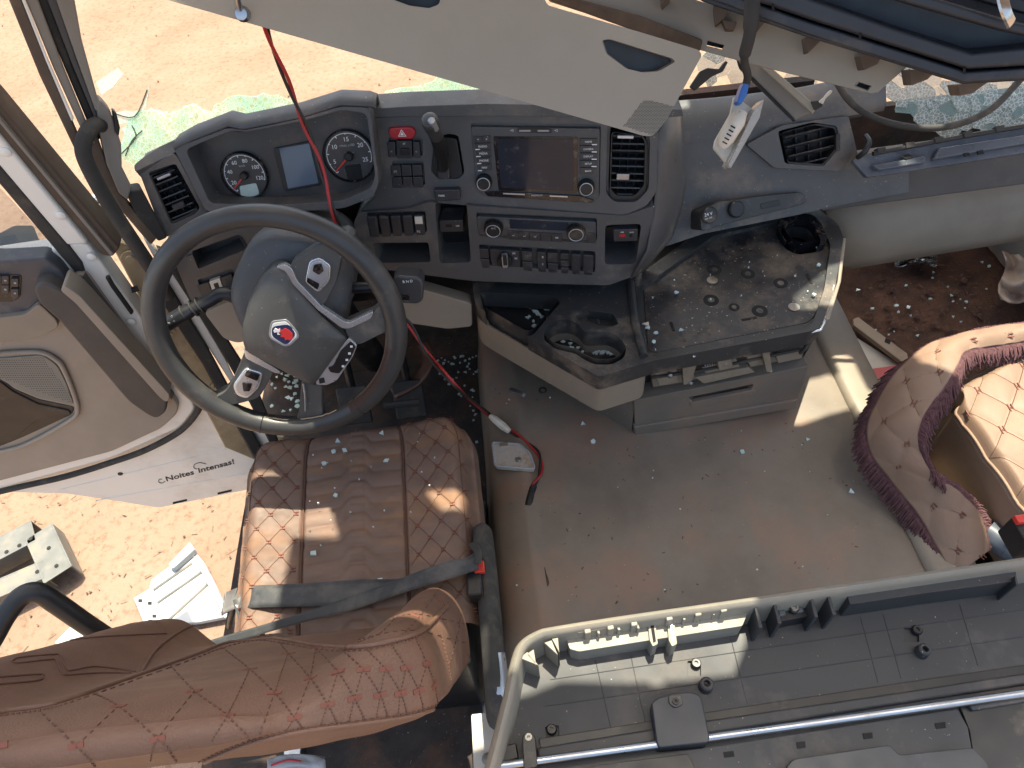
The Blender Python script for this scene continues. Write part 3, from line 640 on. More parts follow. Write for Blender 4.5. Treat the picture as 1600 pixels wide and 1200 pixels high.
# --- switch row
sr = [(0, .09, 2), (.36, .46, 2), (.58, .68, 2), (.69, .775, 3), (.785, .875, 1), (.885, .985, 1)]
for u0, u1, nn in sr:
    for k_ in range(nn):
        P('switch', quadcell(swr, u0+.008, u1-.004, k_/nn+.02, (k_+1)/nn-.02), FL, .006, .012, 'button', dash, bevel=.0018)
o = P('switch_block', quadcell(swr, .10, .35, .02, .98), FL, .004, .012, 'button', dash, bevel=.0015)
c = FL.at(789, 406, .006); obj('rotary_switch', MB().lathe(c, FL.n, [(.017, 0), (.0165, .008), (.015, .010), (.001, .010)], 28), 'black', o)
obj('rotary_grip', MB().box(FL.at(789, 407, .018), FL.ex*.0065, FL.ey*.0165, FL.n*.008), 'satin', o, bevel=.004, seg=3); obj('rotary_face', MB().box(FL.at(789, 407, .0268), FL.ex*.0042, FL.ey*.0135, FL.n*.0004), 'black', o)
for yy in (396, 404): text('switch_mark', 'H', FL.at(803+ (yy-396)*.4, yy, .0045), FL.ex, FL.ey, .0085, 'white_print', o)
o = P('switch', quadcell(swr, .50, .575, .02, .98), FL, .006, .012, 'button', dash, bevel=.0018)
text('switch_mark', '0', FL.at(848, 402, .0064), FL.ex, FL.ey, .0075, 'white_print', o); text('switch_mark', 'E', FL.at(848, 413, .0064), FL.ex, FL.ey, .007, 'grey_print', o)
vent('air_vent', FA.off(-.012), rv, (981, 262), 9, [(977, 213, .016, .0035, 'satin'), (973, 275, .013, .007, 'knob_metal')], -3, dash)

# --- lower dash: knee panels
kp = thing('knee_panel', YY(690, 490, 1.16), 'beige padded knee panel under the switches beside the column', 'trim panel')
KP = Plane(YY(690, 490, 1.17), (0, -.95, .3)); P('panel_pad', [(600, 452), (660, 452), (737, 474), (738, 511), (700, 515), (640, 506), (605, 495)], KP, 0, .05, 'beige', kp, bevel=.006, rr=6, seg=3)
kq = thing('knee_panel', YY(350, 500, 1.10), 'beige knee pad left of the column below the indicator stalk', 'trim panel')
P('panel_pad', [(318, 488), (366, 468), (400, 470), (392, 530), (372, 537), (350, 530)], Plane(YY(350, 500, 1.12), (0, -.95, .3)), 0, .05, 'beige', kq, bevel=.006, rr=8, seg=3)
un = MB(); un.box((-.16, 1.40, .42), (.46, 0, 0), (0, .10, 0), (0, 0, .16)); obj('dash_light_block', un, 'black', dash)  # unseen block added inside the dash to stop light coming through

# --- passenger side of the dash
PA = tilt(DD(1270, 230, 1.62), -2, 24); PT = tilt(DD(1200, 170, 1.68), -2, 60)
pdash = thing('passenger_dashboard', DD(1300, 330, 1.6), 'grey padded dashboard section in front of the passenger seat', 'dashboard')
pf1 = [(1045, 230), (1070, 226), (1165, 204), (1326, 182), (1340, 240), (1420, 268), (1420, 300), (1290, 325), (1250, 335), (1100, 365), (1040, 385)]
pvent_o = [(1221, 207), (1276, 193), (1314, 199), (1319, 231), (1293, 262), (1232, 258)]
obj('passenger_panel', MB().pq(pf1, PA, 0, .08), 'dash_soft', pdash, bevel=.004, cuts=[MB().pq(rnd(pvent_o, 5), PA, .02, .09)])
pt = [(1045, 230), (1070, 225), (1118, 215), (1165, 203), (1250, 190), (1330, 179), (1380, 172)]
r0 = [PA.at(x, y, .002) for x, y in pt]; PT = tilt(PA.at(1165, 203), -2, 62)
rt_ = [PT.at(x, y, .0) for x, y in ((1045, 160), (1070, 158), (1118, 154), (1165, 149), (1250, 138), (1330, 122), (1380, 112))]
obj('soft_top', MB().loft([[v-PA.n*.01 for v in r0], r0, [a.lerp(b, .12)+Vector((0, -.006, .010)) for a, b in zip(r0, rt_)], [a.lerp(b, .5)+Vector((0, 0, .014)) for a, b in zip(r0, rt_)], [a.lerp(b, .9)+Vector((0, 0, .006)) for a, b in zip(r0, rt_)], rt_, [v+Vector((0, .02, -.12)) for v in rt_]], closed=False), 'dash_soft', pdash, sm=60, solid=.005)
vs_o = [(1166, 226), (1222, 196), (1326, 181), (1331, 247), (1311, 268), (1210, 263)]
obj('vent_housing', MB().pq(rnd(vs_o, 5), PA, .012, .03), 'dash_grey', pdash, bevel=.004, cuts=[MB().pq(rnd(pvent_o, 5), PA, .03, .08)])
vent('air_vent', PA.off(.004), pvent_o, (1270, 230), 4, [(1308, 222, .005, .020, 'black')], 6, pdash)
PB = tilt(DD(1450, 330, 1.84), -3, 38)
lr = []
for t, (y0, dep) in enumerate(((262, -.10), (258, -.03), (262, .0), (285, .012), (330, .006), (362, -.01), (374, -.05), (372, -.10))):
    lr.append([PB.at(x, y0+(314-262)*(1-(x-1285)/315)+(0 if y0 < 300 else (y0-262)*.0), dep) for x in (1286+max(0, y0-262)*.30, 1380, 1480, 1600, 1720)])
obj('knee_bolster', MB().loft(lr, closed=False), 'bolster', pdash, sm=70, solid=.006)
obj('passenger_band', MB().pq([(1326, 244), (1720, 190), (1720, 272), (1285, 330), (1270, 312)], PA, -.02, .05), 'door_dark', pdash, bevel=.003)
# open glove-box lid
gl = thing('glovebox_lid', DD(1450, 250, 1.55), 'blue-grey glovebox lid hanging open below the shattered windscreen', 'lid')
GP = tilt(DD(1450, 240, 1.58), -4, 50)
P('lid_panel', [(1332, 251), (1355, 277), (1480, 258), (1640, 233), (1640, 190), (1470, 222), (1362, 238)], GP, 0, .012, 'lid_blue', gl, bevel=.004, rr=4)
P('lid_step', [(1363, 258), (1375, 266), (1448, 254), (1446, 243)], GP, .014, .014, 'lid_blue', gl, bevel=.004)
P('lid_step', [(1458, 250), (1630, 220), (1630, 206), (1470, 230)], GP, .014, .014, 'lid_blue', gl, bevel=.005)
for q_ in ([(1408, 244), (1420, 240), (1428, 246), (1416, 249)], [(1506, 240), (1514, 238), (1516, 243), (1508, 245)], [(1527, 236), (1536, 234), (1538, 240), (1529, 242)]): P('lid_slot', q_, GP, .0148, .003, 'hole', gl, bevel=0)
obj('hinge_rail', MB().tube([GP.at(1364, 240, .02), GP.at(1500, 214, .02), GP.at(1640, 190, .02)], .005, 8), 'black', gl)
for x in (1375, 1420, 1465, 1510, 1560): obj('hinge_clip', MB().box(GP.at(x, 238-(x-1364)*.185, .02), GP.ex*.010, GP.ey*.006, GP.n*.007), 'rubber', gl, bevel=.001)
obj('hinge_arm', MB().tube(smooth([GP.at(1340, 246, .01), GP.at(1352, 236, .03), GP.at(1358, 222, .03), GP.at(1352, 212, .02)], 4), .006, 8), 'black', gl)
# ------------------------------------------------------------------ steering wheel and column
WC = Vector((-.416, .925, .569)); th = R(70.7)
WP = Plane(WC, (0, -math.sin(th), math.cos(th)))
sw = thing('steering_wheel', WC, 'black leather four-spoke steering wheel in front of the driver seat', 'steering wheel')
RM = .2160
def onw(a, r=RM, h=0): return WC + WP.ex*math.cos(a)*r + WP.ey*math.sin(a)*r + WP.n*h
rim = MB().tube([onw(i*2*math.pi/96) for i in range(96)], [.0200+.0012*math.cos(2*(i*2*math.pi/96-.4)) for i in range(96)], 20, closed=True)
obj('rim', rim, 'leather_black', sw, sm=180)
st = MB()
for i in range(44):
    a = R(-62+i*1.05); st.tube([onw(a, RM-.0195, .006), onw(a+.010, RM-.0150, .0145), onw(a+.004, RM-.007, .0198)], .0009, 5)
obj('rim_stitching', st, 'thread', sw, kind='stuff', sm=0)
for i, (a0, a1) in enumerate(((-113, -99), (-92, -70))):
    fr_ = MB(); 
    pts = [onw(R(a0+(a1-a0)*k/14), RM-.0200+.0015*random.random(), .004+.003*random.random()) for k in range(15)]
    obj('frayed_seam', fr_.tube(pts, .0011, 5), 'thread_tan', sw)
for a in (-58, -113): obj('leather_joint', MB().tube([onw(R(a), RM+.0205*math.cos(k*math.pi/8), .0205*math.sin(k*math.pi/8)) for k in range(17)], .0009, 5), 'black', sw)
def spoke(px, h, d, mt='hub_grey', bv=.006, name='spoke', rr=8): return P(name, px, WP, h, d, mt, sw, bevel=bv, rr=rr, seg=3)
s1 = spoke([(452, 412), (496, 384), (540, 360), (556, 374), (533, 405), (526, 440), (506, 478), (468, 450)], .004, .035)
s2 = spoke([(536, 508), (585, 488), (606, 462), (624, 490), (615, 520), (600, 520), (560, 540), (545, 530)], .004, .032)
s3 = spoke([(384, 545), (430, 578), (405, 622), (378, 630), (330, 640), (322, 628), (352, 612), (364, 592)], .004, .034)
s4 = spoke([(471, 592), (503, 598), (503, 640), (508, 664), (458, 668), (467, 645)], .002, .028)
# airbag cover: domed
hubpx = [(408, 432), (425, 418), (441, 416), (452, 424), (459, 440), (506, 492), (543, 524), (541, 532), (494, 597), (484, 597), (386, 546), (380, 528), (380, 505), (389, 468)]
cxh, cyh = 452, 508
rings = []
op = rnd(hubpx, 9, 4)
for k, (s, h) in enumerate(((1.0, -.035), (1.0, .004), (.985, .010), (.95, .0145), (.86, .019), (.7, .023), (.45, .0255), (.2, .0265), (.02, .0267))):
    rings.append([WP.at(cxh+(x-cxh)*s, cyh+(y-cyh)*s, 0)+WP.n*h for x, y in op])
hub = obj('airbag_cover', MB().loft(rings), 'hub_grey', sw, sm=50)
def chrome(pts, w, h=.012, nm='chrome_trim', mt='chrome'):
    p = smooth([WP.at(x, y, h) for x, y in pts], 5); return obj(nm, MB().tube(p, w, 8, flat=.5), mt, sw, sm=60)
spoke([(430, 417), (446, 413), (456, 420), (463, 438), (503, 480), (538, 503), (545, 505), (584, 486), (580, 498), (545, 514), (534, 513), (496, 484), (457, 444), (446, 424)], .010, .012, 'chrome', .003, 'chrome_trim', 5)
spoke([(380, 544), (386, 549), (434, 578), (440, 584), (430, 583), (384, 560)], .010, .012, 'chrome', .003, 'chrome_trim', 3)
chrome([(474, 598), (477, 620), (477, 641)], .0042, .004)
obj('cover_gap', MB().tube([WP.at(x, y, .007) for x, y in ((462, 444), (504, 494), (541, 526), (492, 600), (436, 577))], .0018, 6), 'hole', sw)
# button pods
def pod(px, ctr, sc, icons, par):
    p = P('button_ring', px, WP, .009, .008, 'chrome', par, bevel=.002, rr=6, label='silver rimmed button pad')
    inner = [lerp2(q, ctr, .16) for q in px]; P('button_pad', inner, WP, .0102, .006, 'satin', p, bevel=.0015, rr=5)
    for q in icons: P('pod_button', q, WP, .0122, .004, 'gloss_black', p, bevel=.001, rr=2)
pod([(483, 408), (499, 402), (517, 415), (515, 440), (497, 458), (476, 441)], (497, 428), 1, [[(490, 414), (502, 412), (506, 424), (498, 430), (488, 424)], [(480, 434), (499, 444), (496, 453), (479, 441)]], s1)
pod([(383, 575), (411, 584), (405, 606), (386, 624), (369, 618), (363, 603)], (387, 600), 1, [[(385, 579), (406, 586), (402, 596), (382, 588)], [(378, 598), (394, 600), (390, 612), (380, 612)]], s3)
bp_ = spoke([(545, 528), (558, 540), (551, 558), (526, 595), (510, 602), (493, 601), (500, 580), (522, 556)], .010, .012, 'worn_silver', .002, 'broken_trim', 4)
P('torn_patch', [(548, 533), (556, 542), (548, 560), (530, 584), (516, 582), (512, 574), (520, 572), (532, 548)], WP, .0112, .004, 'black', bp_, bevel=.0008, rr=3)
P('torn_patch', [(498, 592), (506, 590), (508, 598), (499, 600)], WP, .0112, .004, 'black', bp_, bevel=.0005)
for x, y in ((549, 541), (546, 552), (542, 562), (536, 572)): P('broken_clip', rect(x-2, y-1, x+2, y+2), WP, .0122, .003, 'white_print', bp_, bevel=0)
# emblem: shield ring with red beast head on blue
ec = WP.at(443, 520.5, .0275); er = .0262
def epoly(pts, h, d, m_, nm): 
    a = [ec+WP.ex*x*er+WP.ey*y*er+WP.n*h for x, y in pts]; return obj(nm, MB().prism(a, [v-WP.n*d for v in a]), m_, hub, bevel=.0004)
shield = [(math.cos(R(a))*(1 if k % 2 else .93), math.sin(R(a))*(1 if k % 2 else .93)) for k, a in enumerate(range(0, 360, 30))]
hexa = [(-.50, 1.0), (.42, 1.02), (.60, .82), (1.0, -.10), (.98, -.42), (.22, -1.0), (-.22, -1.02), (-.98, -.30), (-1.02, .0), (-.70, .80)]
epoly(rnd(hexa, .25), .0010, .003, MAT['satin'], 'emblem_plate'); epoly(rnd([(x*.86, y*.86) for x, y in hexa], .2), .0014, .002, MAT['emblem_white'], 'emblem_band')
circ = [(.80*math.cos(i*math.pi/14), .80*math.sin(i*math.pi/14)) for i in range(28)]
epoly(rnd([(-.62, .62), (.58, .66), (.84, -.18), (.10, -.84), (-.16, -.84), (-.84, -.12)], .3), .0018, .002, MAT['emblem_blue'], 'emblem_field')
epoly([(-.22, .48), (-.02, .26), (.22, .40), (.46, .22), (.62, -.08), (.55, -.42), (.30, -.58), (.16, -.46), (-.02, -.54), (.0, -.30), (-.26, -.22), (-.10, .02), (-.34, .12), (-.12, .22)], .0023, .001, MAT['emblem_red'], 'emblem_beast')
epoly([(-.60, .30), (-.42, .50), (-.24, .34), (-.10, .46), (-.16, .20), (-.34, .08), (-.22, -.06), (-.42, -.02), (-.36, .16), (-.58, .14)], .0025, .001, MAT['emblem_white'], 'emblem_crown')
for a in (0, 60, 120, 180, 240, 300):
    pass
colm = thing('steering_column', WC-WP.n*.12, 'dark steering column shroud with stalks behind the wheel', 'steering column')
sh = rnd([(392, 372), (427, 357), (500, 366), (538, 392), (552, 440), (540, 520), (470, 566), (420, 560), (378, 512), (360, 462), (366, 428)], 22, 4)
rs = []
for s, h in ((.80, -.035), (.93, -.04), (1.0, -.055), (1.0, -.09), (.96, -.13)):
    rs.append([WP.at(455+(x-455)*s, 470+(y-470)*s, -.06)+WP.n*(h+.06) for x, y in sh])
for ex_, dz in ((.9, -.22), (.8, -.32)):
    rs.append([WP.at(455+(x-455)*ex_, 470+(y-470)*ex_, -.06)+WP.n*(dz+.06)+Vector((0, 0, -.02)) for x, y in sh])
obj('shroud', MB().loft(rs), 'dash_soft', colm, sm=50)
obj('shroud_gap', MB().tube(smooth([WP.at(x, y, -.056) for x, y in ((400, 382), (430, 373), (470, 365))], 3), .004, 6), 'hole', colm)
obj('column_shaft', MB().tube([WC-WP.n*.15, WC-WP.n*.30+Vector((0, 0, -.06)), Vector((-.40, 1.42, -.1))], [.055, .05, .04], 14), 'black', colm, sm=60)
sp_ = [WP.at(x, y, h) for x, y, h in ((400, 470, -.075), (370, 464, -.072), (347, 459, -.068), (325, 470, -.06), (300, 483, -.052), (270, 500, -.045), (258, 508, -.043))]
sl = obj('indicator_stalk', MB().tube(smooth(sp_, 4), [.015]*8+[.0145]*4+[.014]*5+[.016]*7+[.012], 14, flat=.8), 'black', colm, sm=60)
for x, y, h in ((312, 477, -.056), (302, 482, -.053), (288, 490, -.05)):
    c = WP.at(x, y, h); d = (sp_[5]-sp_[3]).normalized(); obj('stalk_band', MB().lathe(c-d*.002, d, [(.0168, 0), (.0168, .0022)], 18), 'rubber', sl)
for x, y, s in ((268, 494, 'o'), (272, 502, '<'), (264, 505, '=')): text('stalk_mark', s, WP.at(x, y, -.026), WP.ex, WP.ey, .008, 'white_print', sl)
rk = obj('gear_stalk_grip', MB().pq(rnd([(614, 436), (622, 431), (656, 434), (662, 444), (661, 470), (652, 476), (624, 474), (616, 464)], 5), WP, -.035, .05), 'button', colm, bevel=.005, seg=3)
obj('gear_stalk', MB().tube([WP.at(540, 450, -.08), WP.at(590, 448, -.07), WP.at(632, 454, -.06)], [.012, .010, .012], 12), 'black', colm, sm=60)
text('stalk_mark', 'R N D', WP.at(637, 440, -.0345), WP.ex, WP.ey, .007, 'white_print', rk); P('stalk_button', rect(626, 460, 640, 469), WP, -.034, .003, 'gloss_black', rk, bevel=.001)

# ------------------------------------------------------------------ centre console with tray and drawer
con = thing('centre_console', (.38, 1.1, 0), 'low centre console with dirty black tray, cup holders and taupe drawer', 'console')
TZ = Plane((.4, 1.1, .335), (0, 0, 1))
rim_o = [(738, 441), (742, 474), (756, 486), (936, 589), (1009, 567), (1022, 563), (1270, 517), (1284, 508), (1305, 450), (1318, 372), (1310, 350), (1265, 316), (1108, 350), (1000, 428), (870, 440)]
plate = [(1004, 440), (1012, 548), (1024, 551), (1262, 504), (1274, 494), (1292, 440), (1302, 372), (1292, 352), (1258, 328), (1117, 358)]
recess = [(748, 447), (864, 452), (876, 462), (832, 514), (822, 516), (756, 478)]
c1, c2 = (880, 513), (946, 534)
cups = [(848, 520), (852, 502), (868, 491), (888, 489), (904, 496), (914, 510), (932, 509), (952, 508), (970, 518), (980, 534), (976, 550), (956, 560), (930, 560), (912, 552), (900, 543), (868, 536)]
pocket = [(898, 484), (912, 475), (958, 480), (968, 496), (955, 501), (905, 492)]
well = rnd([lerp2(p, (1252, 360), .2) for p in [(1213, 352), (1224, 338), (1243, 331), (1268, 334), (1282, 346), (1293, 372), (1290, 382), (1250, 388), (1226, 376)]], 8)
cuts = [MB().pq(rnd(plate, 5), TZ, .02, .032), MB().pq(well, TZ, .02, .2), MB().pq(rnd(recess, 5), TZ, .02, .075), MB().pq(rnd(cups, 7), TZ, .02, .09), MB().pq(rnd(pocket, 4), TZ, .02, .045)]
obj('tray_rim', MB().pq(rnd(rim_o, 8), TZ, 0, .046), 'rim_black', con, bevel=.006, seg=3, cuts=cuts)
tp = obj('tray_plate', MB().pq(rnd([lerp2(p, (1150, 440), .003) for p in plate], 5), TZ, -.0105, .006), 'tray_black', con, bevel=.0015, cuts=[MB().pq(well, TZ, .02, .2)])
obj('recess_floor', MB().pq(rnd(recess, 5), TZ, -.054, .004), 'black', con); obj('cup_floor', MB().pq(rnd(cups, 7), TZ, -.068, .004), 'black', con); obj('pocket_floor', MB().pq(rnd(pocket, 4), TZ, -.023, .004), 'dirt_mat', con)
obj('tray_ridge', MB().tube(smooth([TZ.at(x, y, .003) for x, y in ((985, 442), (992, 500), (1006, 556))], 4), .009, 8, flat=1), 'rim_black', con, sm=60)
for x, y in ((856, 508), (900, 497), (976, 534), (934, 512)):
    c = TZ.at(x, y, -.03); obj('cup_finger', MB().box(c, (.003, 0, 0), (0, .008, 0), (0, 0, .022)), 'button', con, bevel=.002)
for x, y, r_ in ((1116.5, 421.6, .0115), (1168.5, 428, .0115), (1219.7, 442.5, .0115), (1111, 469, .0125), (1147, 480, .0085), (1187, 486, .0125)):
    c = TZ.at(x, y, -.0102); h_ = obj('bolt_hole', MB().lathe(c, (0, 0, 1), [(r_*1.4, 0), (r_*1.4, .0006), (.0005, .0006)], 24), 'hole', tp)
    obj('bolt_head', MB().lathe(c, (0, 0, 1), [(r_*.62, 0), (r_*.62, .0012), (r_*.32, .0012), (r_*.28, .0008), (.0005, .0008)], 20), 'rim_black', h_)
for x, y in ((1113, 438), (1240.5, 480)):
    obj('washer', MB().lathe(TZ.at(x, y, -.0102), (0, 0, 1), [(.0125, 0), (.0125, .0015), (.005, .0022), (.001, .0022)], 20), 'screw', tp)
for (x0, y0), (x1, y1) in (((1048, 503), (1053, 517)), ((1159, 500), (1182, 496)), ((1261, 428), (1268, 443))):
    obj('slot', MB().tube([TZ.at(x0, y0, -.0098), TZ.at(x1, y1, -.0098)], .0035, 6, flat=.2), 'hole', tp)
# cup ring rear right
rg_ = [(1213, 352), (1224, 338), (1243, 331), (1268, 334), (1282, 346), (1293, 372), (1290, 382), (1250, 388), (1226, 376)]
cr = obj('cup_ring', MB().pq(rnd(rg_, 9), TZ, .008, .02), 'gloss_black', con, bevel=.003, seg=3, cuts=[MB().pq(well, TZ, .02, .2)])
obj('cup_floor', MB().pq(well, TZ, -.075, .004), 'black', con)
obj('cup_well', MB().pq(rnd([lerp2(p, (1252, 360), .2) for p in rg_], 8), TZ, .0088, .002), 'hole', cr) if False else None
obj('cup_wall', MB().loft([[TZ.at(*p)+Vector((0, 0, .006)) for p in well], [TZ.at(*p)-Vector((0, 0, .075)) for p in well]], caps=False), 'gloss_black', cr, sm=60)
for ol in (recess, cups): obj('pocket_wall', MB().loft([[TZ.at(*p)-Vector((0, 0, .004)) for p in rnd([lerp2(q, (sum(a[0] for a in ol)/len(ol), sum(a[1] for a in ol)/len(ol)), .012) for q in ol], 6)], [TZ.at(*p)-Vector((0, 0, .070)) for p in rnd([lerp2(q, (sum(a[0] for a in ol)/len(ol), sum(a[1] for a in ol)/len(ol)), .012) for q in ol], 6)]], caps=False), 'rim_black', con, sm=60)
# 24 V strip behind the tray
SP = tilt(TZ.at(1190, 338)+Vector((0, -.085, .035)), -12, 35)
ss = obj('socket_strip', MB().pq(rnd([(1094, 330), (1122, 316), (1190, 306), (1252, 300), (1262, 312), (1258, 318), (1120, 354), (1096, 362)], 6), SP, .012, .06), 'rim_black', con, bevel=.004)
for x, y in ((1107, 336), (1149, 327)):
    obj('socket_cap', MB().lathe(SP.at(x, y, .013), SP.n, [(.019, 0), (.019, .007), (.016, .010), (.001, .010)], 24), 'black', ss)
text('socket_mark', '24 V', SP.at(1107, 335, .0235), SP.ex, SP.ey, .0105, 'white_print', ss); text('socket_mark', 'max 15A', SP.at(1107, 341, .0235), SP.ex, SP.ey, .005, 'white_print', ss)
P('blank_cover', [(1188, 318), (1218, 312), (1221, 320), (1190, 327)], SP, .0135, .003, 'black', ss)
# beige apron under the rim
BZ = Plane((.4, 1.1, .290), (0, 0, 1))
ap = [(741, 478), (746, 498), (768, 512), (936, 607), (1009, 584), (1012, 560), (1000, 520), (900, 500)]
obj('console_apron', MB().pq(rnd(ap, 10), BZ, 0, .085), 'beige', con, bevel=.008, seg=3, cuts=[MB().pq(rnd([lerp2(q, (815, 478), .08) for q in recess], 5), TZ, .02, .077), MB().pq(rnd(cups, 7), TZ, .02, .090)])
chs = smooth([TZ.at(x, y, h) for x, y, h in ((1086, 558, -.012), (1092, 552, -.010), (1180, 535, -.009), (1270, 518, -.008), (1284, 510, -.006), (1296, 474, -.004), (1303, 446, -.002))], 5)
obj('chrome_strip', MB().tube(chs, .0035, 8, flat=.8), 'chrome', con, sm=60)
# drawer
DRP = tilt((.49, .985, .08), 0, 0)
dr_px = [(990, 626), (1264, 572), (1259, 590), (1243, 638), (993, 682)]
dr = obj('drawer', MB().pq(dr_px, DRP, 0, .30), 'drawer_taupe', con, bevel=.006, seg=3, cuts=[MB().pq(rnd([(1078, 632), (1182, 611), (1172, 627), (1090, 641)], 4), DRP, .02, .038)])
obj('drawer_lip', MB().pq([(990, 668), (1248, 625), (1243, 638), (993, 682)], DRP, .008, .02), 'drawer_taupe', dr, bevel=.004)
obj('handle', MB().pq(rnd([(1077, 630), (1183, 609), (1180, 616), (1160, 621), (1080, 637)], 3), DRP, .003, .012), 'drawer_taupe', dr, bevel=.003)
obj('console_side', MB().prism([Vector((.285, .99, z)) for z in (.0, .0)]+[Vector((.285, .99, .22)), Vector((.12, 1.12, .22)), Vector((.285, 1.30, .22))][:1]+[Vector((.10, 1.10, .22)), Vector((.17, 1.10, 0))], [Vector((.285, 1.30, .0)), Vector((.285, 1.30, .0)), Vector((.285, 1.30, .22)), Vector((.10, 1.30, .22)), Vector((.17, 1.30, 0))]), 'drawer_taupe', con)
obj('console_core', MB().box((.49, 1.23, .13), (.20, 0, 0), (0, .20, 0), (0, 0, .13)), 'black', con)
obj('console_flank', MB().prism([TZ.at(x, y, -.03) for x, y in ((1280, 515), (1308, 450), (1318, 374))], [v+Vector((-.02, .02, -.30)) for v in [TZ.at(x, y, -.03) for x, y in ((1280, 515), (1308, 450), (1318, 374))]]), 'rim_black', con, bevel=.004)
obj('flank_panel', MB().prism([TZ.at(x, y, .0) for x, y in ((1296, 500), (1314, 440), (1322, 372), (1316, 372), (1308, 440), (1288, 500))], [TZ.at(x, y, -.19) for x, y in ((1296, 500), (1314, 440), (1322, 372), (1316, 372), (1308, 440), (1288, 500))]), 'beige', con, bevel=.003)
# latch mechanism in the gap over the drawer
MP = tilt((.49, 1.0, .22), 0, 10)
mech = obj('latch_mechanism', MB().pq([(1016, 580), (1100, 566), (1255, 533), (1258, 560), (1150, 585), (1020, 606)], MP, -.02, .02), 'mech', con, bevel=.003)
rgm = random.Random(5)
for q_, h_ in (([(1020, 575), (1056, 566), (1062, 598), (1030, 603)], .01), ([(1066, 568), (1082, 556), (1092, 560), (1080, 600), (1068, 602)], .024), ([(1096, 575), (1150, 560), (1160, 580), (1110, 593)], .012), ([(1120, 562), (1142, 557), (1146, 575), (1124, 580)], .028), ([(1165, 556), (1190, 550), (1196, 566), (1172, 574)], .012), ([(1190, 548), (1202, 543), (1207, 580), (1198, 582)], .028), ([(1210, 552), (1252, 540), (1254, 560), (1216, 568)], .004), ([(1086, 590), (1170, 574), (1180, 582), (1100, 600)], .02)):
    o = P('latch_bracket', q_, MP, h_, .02, 'mech', mech, bevel=.002)
for x, y in ((1078, 596), (1202, 577), (1132, 565), (1046, 584)): obj('latch_bolt', MB().lathe(MP.at(x, y, .018), MP.n, [(.006, 0), (.006, .008), (.003, .010), (.001, .012)], 8), 'screw', mech)
obj('latch_rod', MB().tube([MP.at(1018, 590, .012), MP.at(1100, 578, .014), MP.at(1255, 545, .012)], .004, 8), 'rubber', mech)
obj('latch_spring', MB().tube([MP.at(1100+i*.9, 572-i*.2, .02)+Vector((0, .004*math.cos(i*1.6), .004*math.sin(i*1.6))) for i in range(40)], .0010, 5), 'screw', mech)
obj('latch_hook', MB().tube(smooth([MP.at(1258, 526, .01), MP.at(1264, 534, .02), MP.at(1258, 545, .024), MP.at(1250, 552, .02)], 4), .004, 8), 'rubber', con, sm=60)

# ------------------------------------------------------------------ driver seat
seat = thing('driver_seat', (-.37, .75, FZ), 'brown quilted leather driver seat with stitched backrest', 'seat')
def ss_(a, b, x): t = max(0, min(1, (x-a)/(b-a))); return t*t*(3-2*t)
X0, X1, Y0, Y1 = -.622, -.104, 1.005, .50
def diamond(x, y, kx=.052, ky=.062):
    a, b = x/kx+y/ky, x/kx-y/ky
    return (abs(math.sin(math.pi*a))*abs(math.sin(math.pi*b)))**.45
def cush(s, t):
    w_ = X1-X0; x = X0+w_*s; y = Y0+(Y1-Y0)*t
    # narrow the front corners
    k = max(0, 1-t/.22); ins = .050*k*k; x = (X0+X1)/2+(x-(X0+X1)/2)*(1-2*ins/w_) + .012*(t-.3)
    y -= .012*(2*s-1)**2*max(0, 1-t*3) - .02*(s-.5)*(1-t)
    e = min(s, 1-s)*w_; ef = t*(Y0-Y1)
    z = .185-.055*t + .018*ss_(.30, .05, s)+.018*ss_(.70, .95, s)
    z -= .055*(1-ss_(0, .055, e))**2 + .07*(1-ss_(0, .07, ef))**2
    sw_ = .006
    d1, d2 = abs(s-.275), abs(s-.70)
    seam = min(d1, d2)
    if .275 < s < .70:
        u = (s-.275)/.425; zg = .55*ss_(.36, .46, u)-.55*ss_(.60, .70, u)
        ph = t*13.5+zg-.25*abs(u-.5)
        z += .0050*abs(math.sin(math.pi*ph))**.5-.003
        if .46 < u < .60: z += .002*abs(math.sin(2*math.pi*ph))
    else: z += .0032*diamond(x, y)
    z -= .008*math.exp(-(seam*w_/.0035)**2)
    return Vector((x, y, z))
NS, NT = 190, 170
cm_ = MB().grid(cush, NS, NT)
brd = [cush(i/NS, 1) for i in range(NS, -1, -5)]
edge = [cush(0, j/NT) for j in range(NT, -1, -5)]+[cush(i/NS, 0) for i in range(0, NS+1, 5)]+[cush(1, j/NT) for j in range(0, NT+1, 5)]
cm_.loft([edge, [v+Vector(((v.x+.363)*.03, (v.y-.75)*.02, -.04)) for v in edge], [v+Vector((0, 0, -.10)) for v in edge]], closed=False)
cu_o = obj('cushion', cm_, 'leather_c', seat, sm=180, recalc=True)
for s in (.275, .70): obj('seam_piping', MB().tube([cush(s, .02+.95*i/60)+Vector((0, 0, .0045)) for i in range(61)], .0022, 6), 'thread', cu_o, sm=180)
for s in (.055, .945): obj('seam_stitch', MB().tube([cush(s, .03+.9*i/60)+Vector((0, 0, .0012)) for i in range(61)], .0012, 5), 'thread', cu_o, sm=180)
stm = MB()
def inv(x, y): return (x-X0)/(X1-X0), (y-Y0)/(Y1-Y0)
for i in range(-40, 40):
    for j in range(-60, 60):
        a, b = i, j
        x, y = .052*(a+b)/2, .062*(a-b)/2
        s, t = inv(x, y)
        if not (.03 < t < .95) or not (.02 < s < .255 or .72 < s < .98): continue
        p = cush(s, t)+Vector((0, 0, .0012))
        for dx in (-.003, .003): stm.box(p+Vector((0, dx, 0)), (.0055, 0, 0), (0, .0010, 0), (0, 0, .0010))
obj('stitch_marks', stm, 'thread_red', cu_o, kind='stuff', sm=0)
qt = MB()
